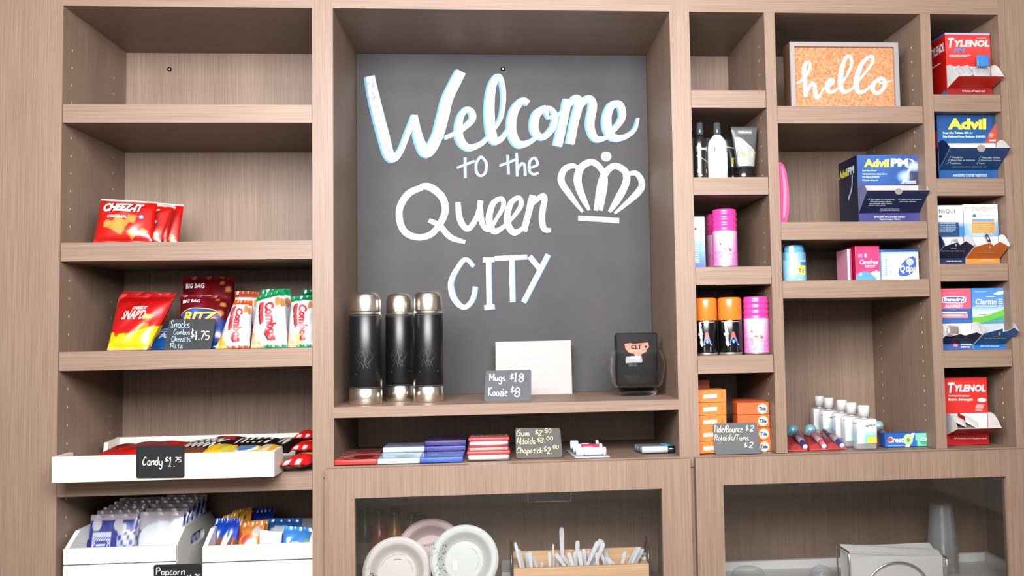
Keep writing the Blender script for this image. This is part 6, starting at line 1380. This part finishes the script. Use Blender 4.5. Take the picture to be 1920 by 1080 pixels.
# ---- napkins in a wire holder
y0, y1 = 0.055, 0.125; zb = CF + 0.0066
u0, u1 = 1593, 1770; xa, xb = W(u0, 1040, y0).x, W(u1, 1040, y0).x; zt = W(1680, 1044, y0).z
NAP = rgb(240, 240, 236)
nn_ = 14
for i in range(nn_):
    yy = y0 + 0.002 + (y1 - y0 - 0.006) * i / (nn_ - 1); hh = zt - zb + 0.007 * i / (nn_ - 1) * 2.4
    b = MB(); ph = i * 0.7
    f_ = lambda s, t, o=0: V((xa + 0.003 + (xb - xa - 0.006) * s, yy + o + 0.0012 * math.sin(s * 9 + ph) * t, zb + 0.004 + (hh - 0.004) * t + (0.002 * math.sin(s * 5 + ph) - 0.006 * s * (i / nn_)) * t))
    b.grid(lambda s, t: f_(s, t), 16, 8, 'matte', None, NAP, True); b.grid(lambda s, t: f_(1 - s, t, 0.0022), 16, 8, 'matte', None, NAP, True)
    b.add([f_(s / 16, 1) for s in range(17)] + [f_(s / 16, 1, 0.0022) for s in range(17)], [(k, k + 1, 18 + k, 17 + k) for k in range(16)], 'matte', NAP)
    o = b.build('paper_napkin', loc=((xa + xb) / 2, yy, zb)); tag(o, 'front white paper napkin behind the wire arch of the holder' if i == 0 else 'rearmost white paper napkin with the highest wavy edge' if i == nn_ - 1 else 'white paper napkin in the wire holder, %s behind the front one' % ORD[i - 1], 'napkin', 'napkins in the holder')
r = thing('napkin_holder', 'chrome wire napkin holder with round arch, packed with white napkins', 'napkin holder', ((xa + xb) / 2, (y0 + y1) / 2, zb))
CHR = (0.75, 0.75, 0.74)
cxn = W(1681, 1080, y0).x; ra = (W(1740, 1080, y0).x - W(1624, 1080, y0).x) / 2; zc = W(1681, 1053, y0).z - ra * 0.85
for yy, nm in ((y0 - 0.006, 'front_arch'), (y1 + 0.006, 'back_arch')):
    b = MB(); b.tube([V((cxn - ra, yy, zb))] + [V((cxn - ra * math.cos(math.pi * i / 20), yy, zc + ra * 0.85 * math.sin(math.pi * i / 20))) for i in range(21)] + [V((cxn + ra, yy, zb))], 0.0022, 'steel', CHR); b.build(nm, r)
for x in (xa - 0.003, xb + 0.004):
    b = MB(); hz_ = W(1594, 1035, y0).z if x < cxn else W(1780, 1045, y0).z
    b.tube([V((x, y0 - 0.004, zb)), V((x, y0 - 0.004, hz_ - 0.006)), V((x, y0, hz_)), V((x, y1, hz_)), V((x, y1 + 0.004, hz_ - 0.006)), V((x, y1 + 0.004, zb))], 0.002, 'steel', CHR); b.build('side_wire', r)
b = MB(); b.box(xa, xb, y0, y1, zb, zb + 0.003, 'steel', CHR); b.build('base_plate', r)
# ---- nested plastic cups
c = W(1766, 1000, 0.2); rad = (W(1793, 990, 0.2).x - W(1738, 990, 0.2).x) / 2; ztop = W(1766, 943, 0.2).z
ncup = 12; ch = 0.105; rise = (ztop - (CF + 0.0066) - ch) / (ncup - 1)
cu = None
for i in range(ncup):
    if cu is None:
        b = MB(); b.lathe([(0.0001, ch), (rad * 0.70, ch), (rad * 0.72, ch - 0.002), (rad * 0.93, 0.012), (rad * 0.955, 0.010), (rad * 0.955, 0.006), (rad * 1.0, 0.005), (rad * 1.03, 0.003), (rad * 1.0, 0)], (c.x, 0.2, CF + 0.0066), 'cup', WHITE, 36)
        cu = b.build('plastic_cup', loc=(c.x, 0.2, CF + 0.0066)); o = cu
    else:
        o = cu.copy(); COL.objects.link(o)
    o.location.z = CF + 0.0066 + rise * i
    tag(o, 'topmost clear plastic cup of the upside-down nested stack' if i == ncup - 1 else 'lowest clear plastic cup, rim down on the tray' if i == 0 else 'clear plastic cup of the upside-down stack, %s below the topmost' % ORD[ncup - 2 - i], 'cup', 'nested clear cups')
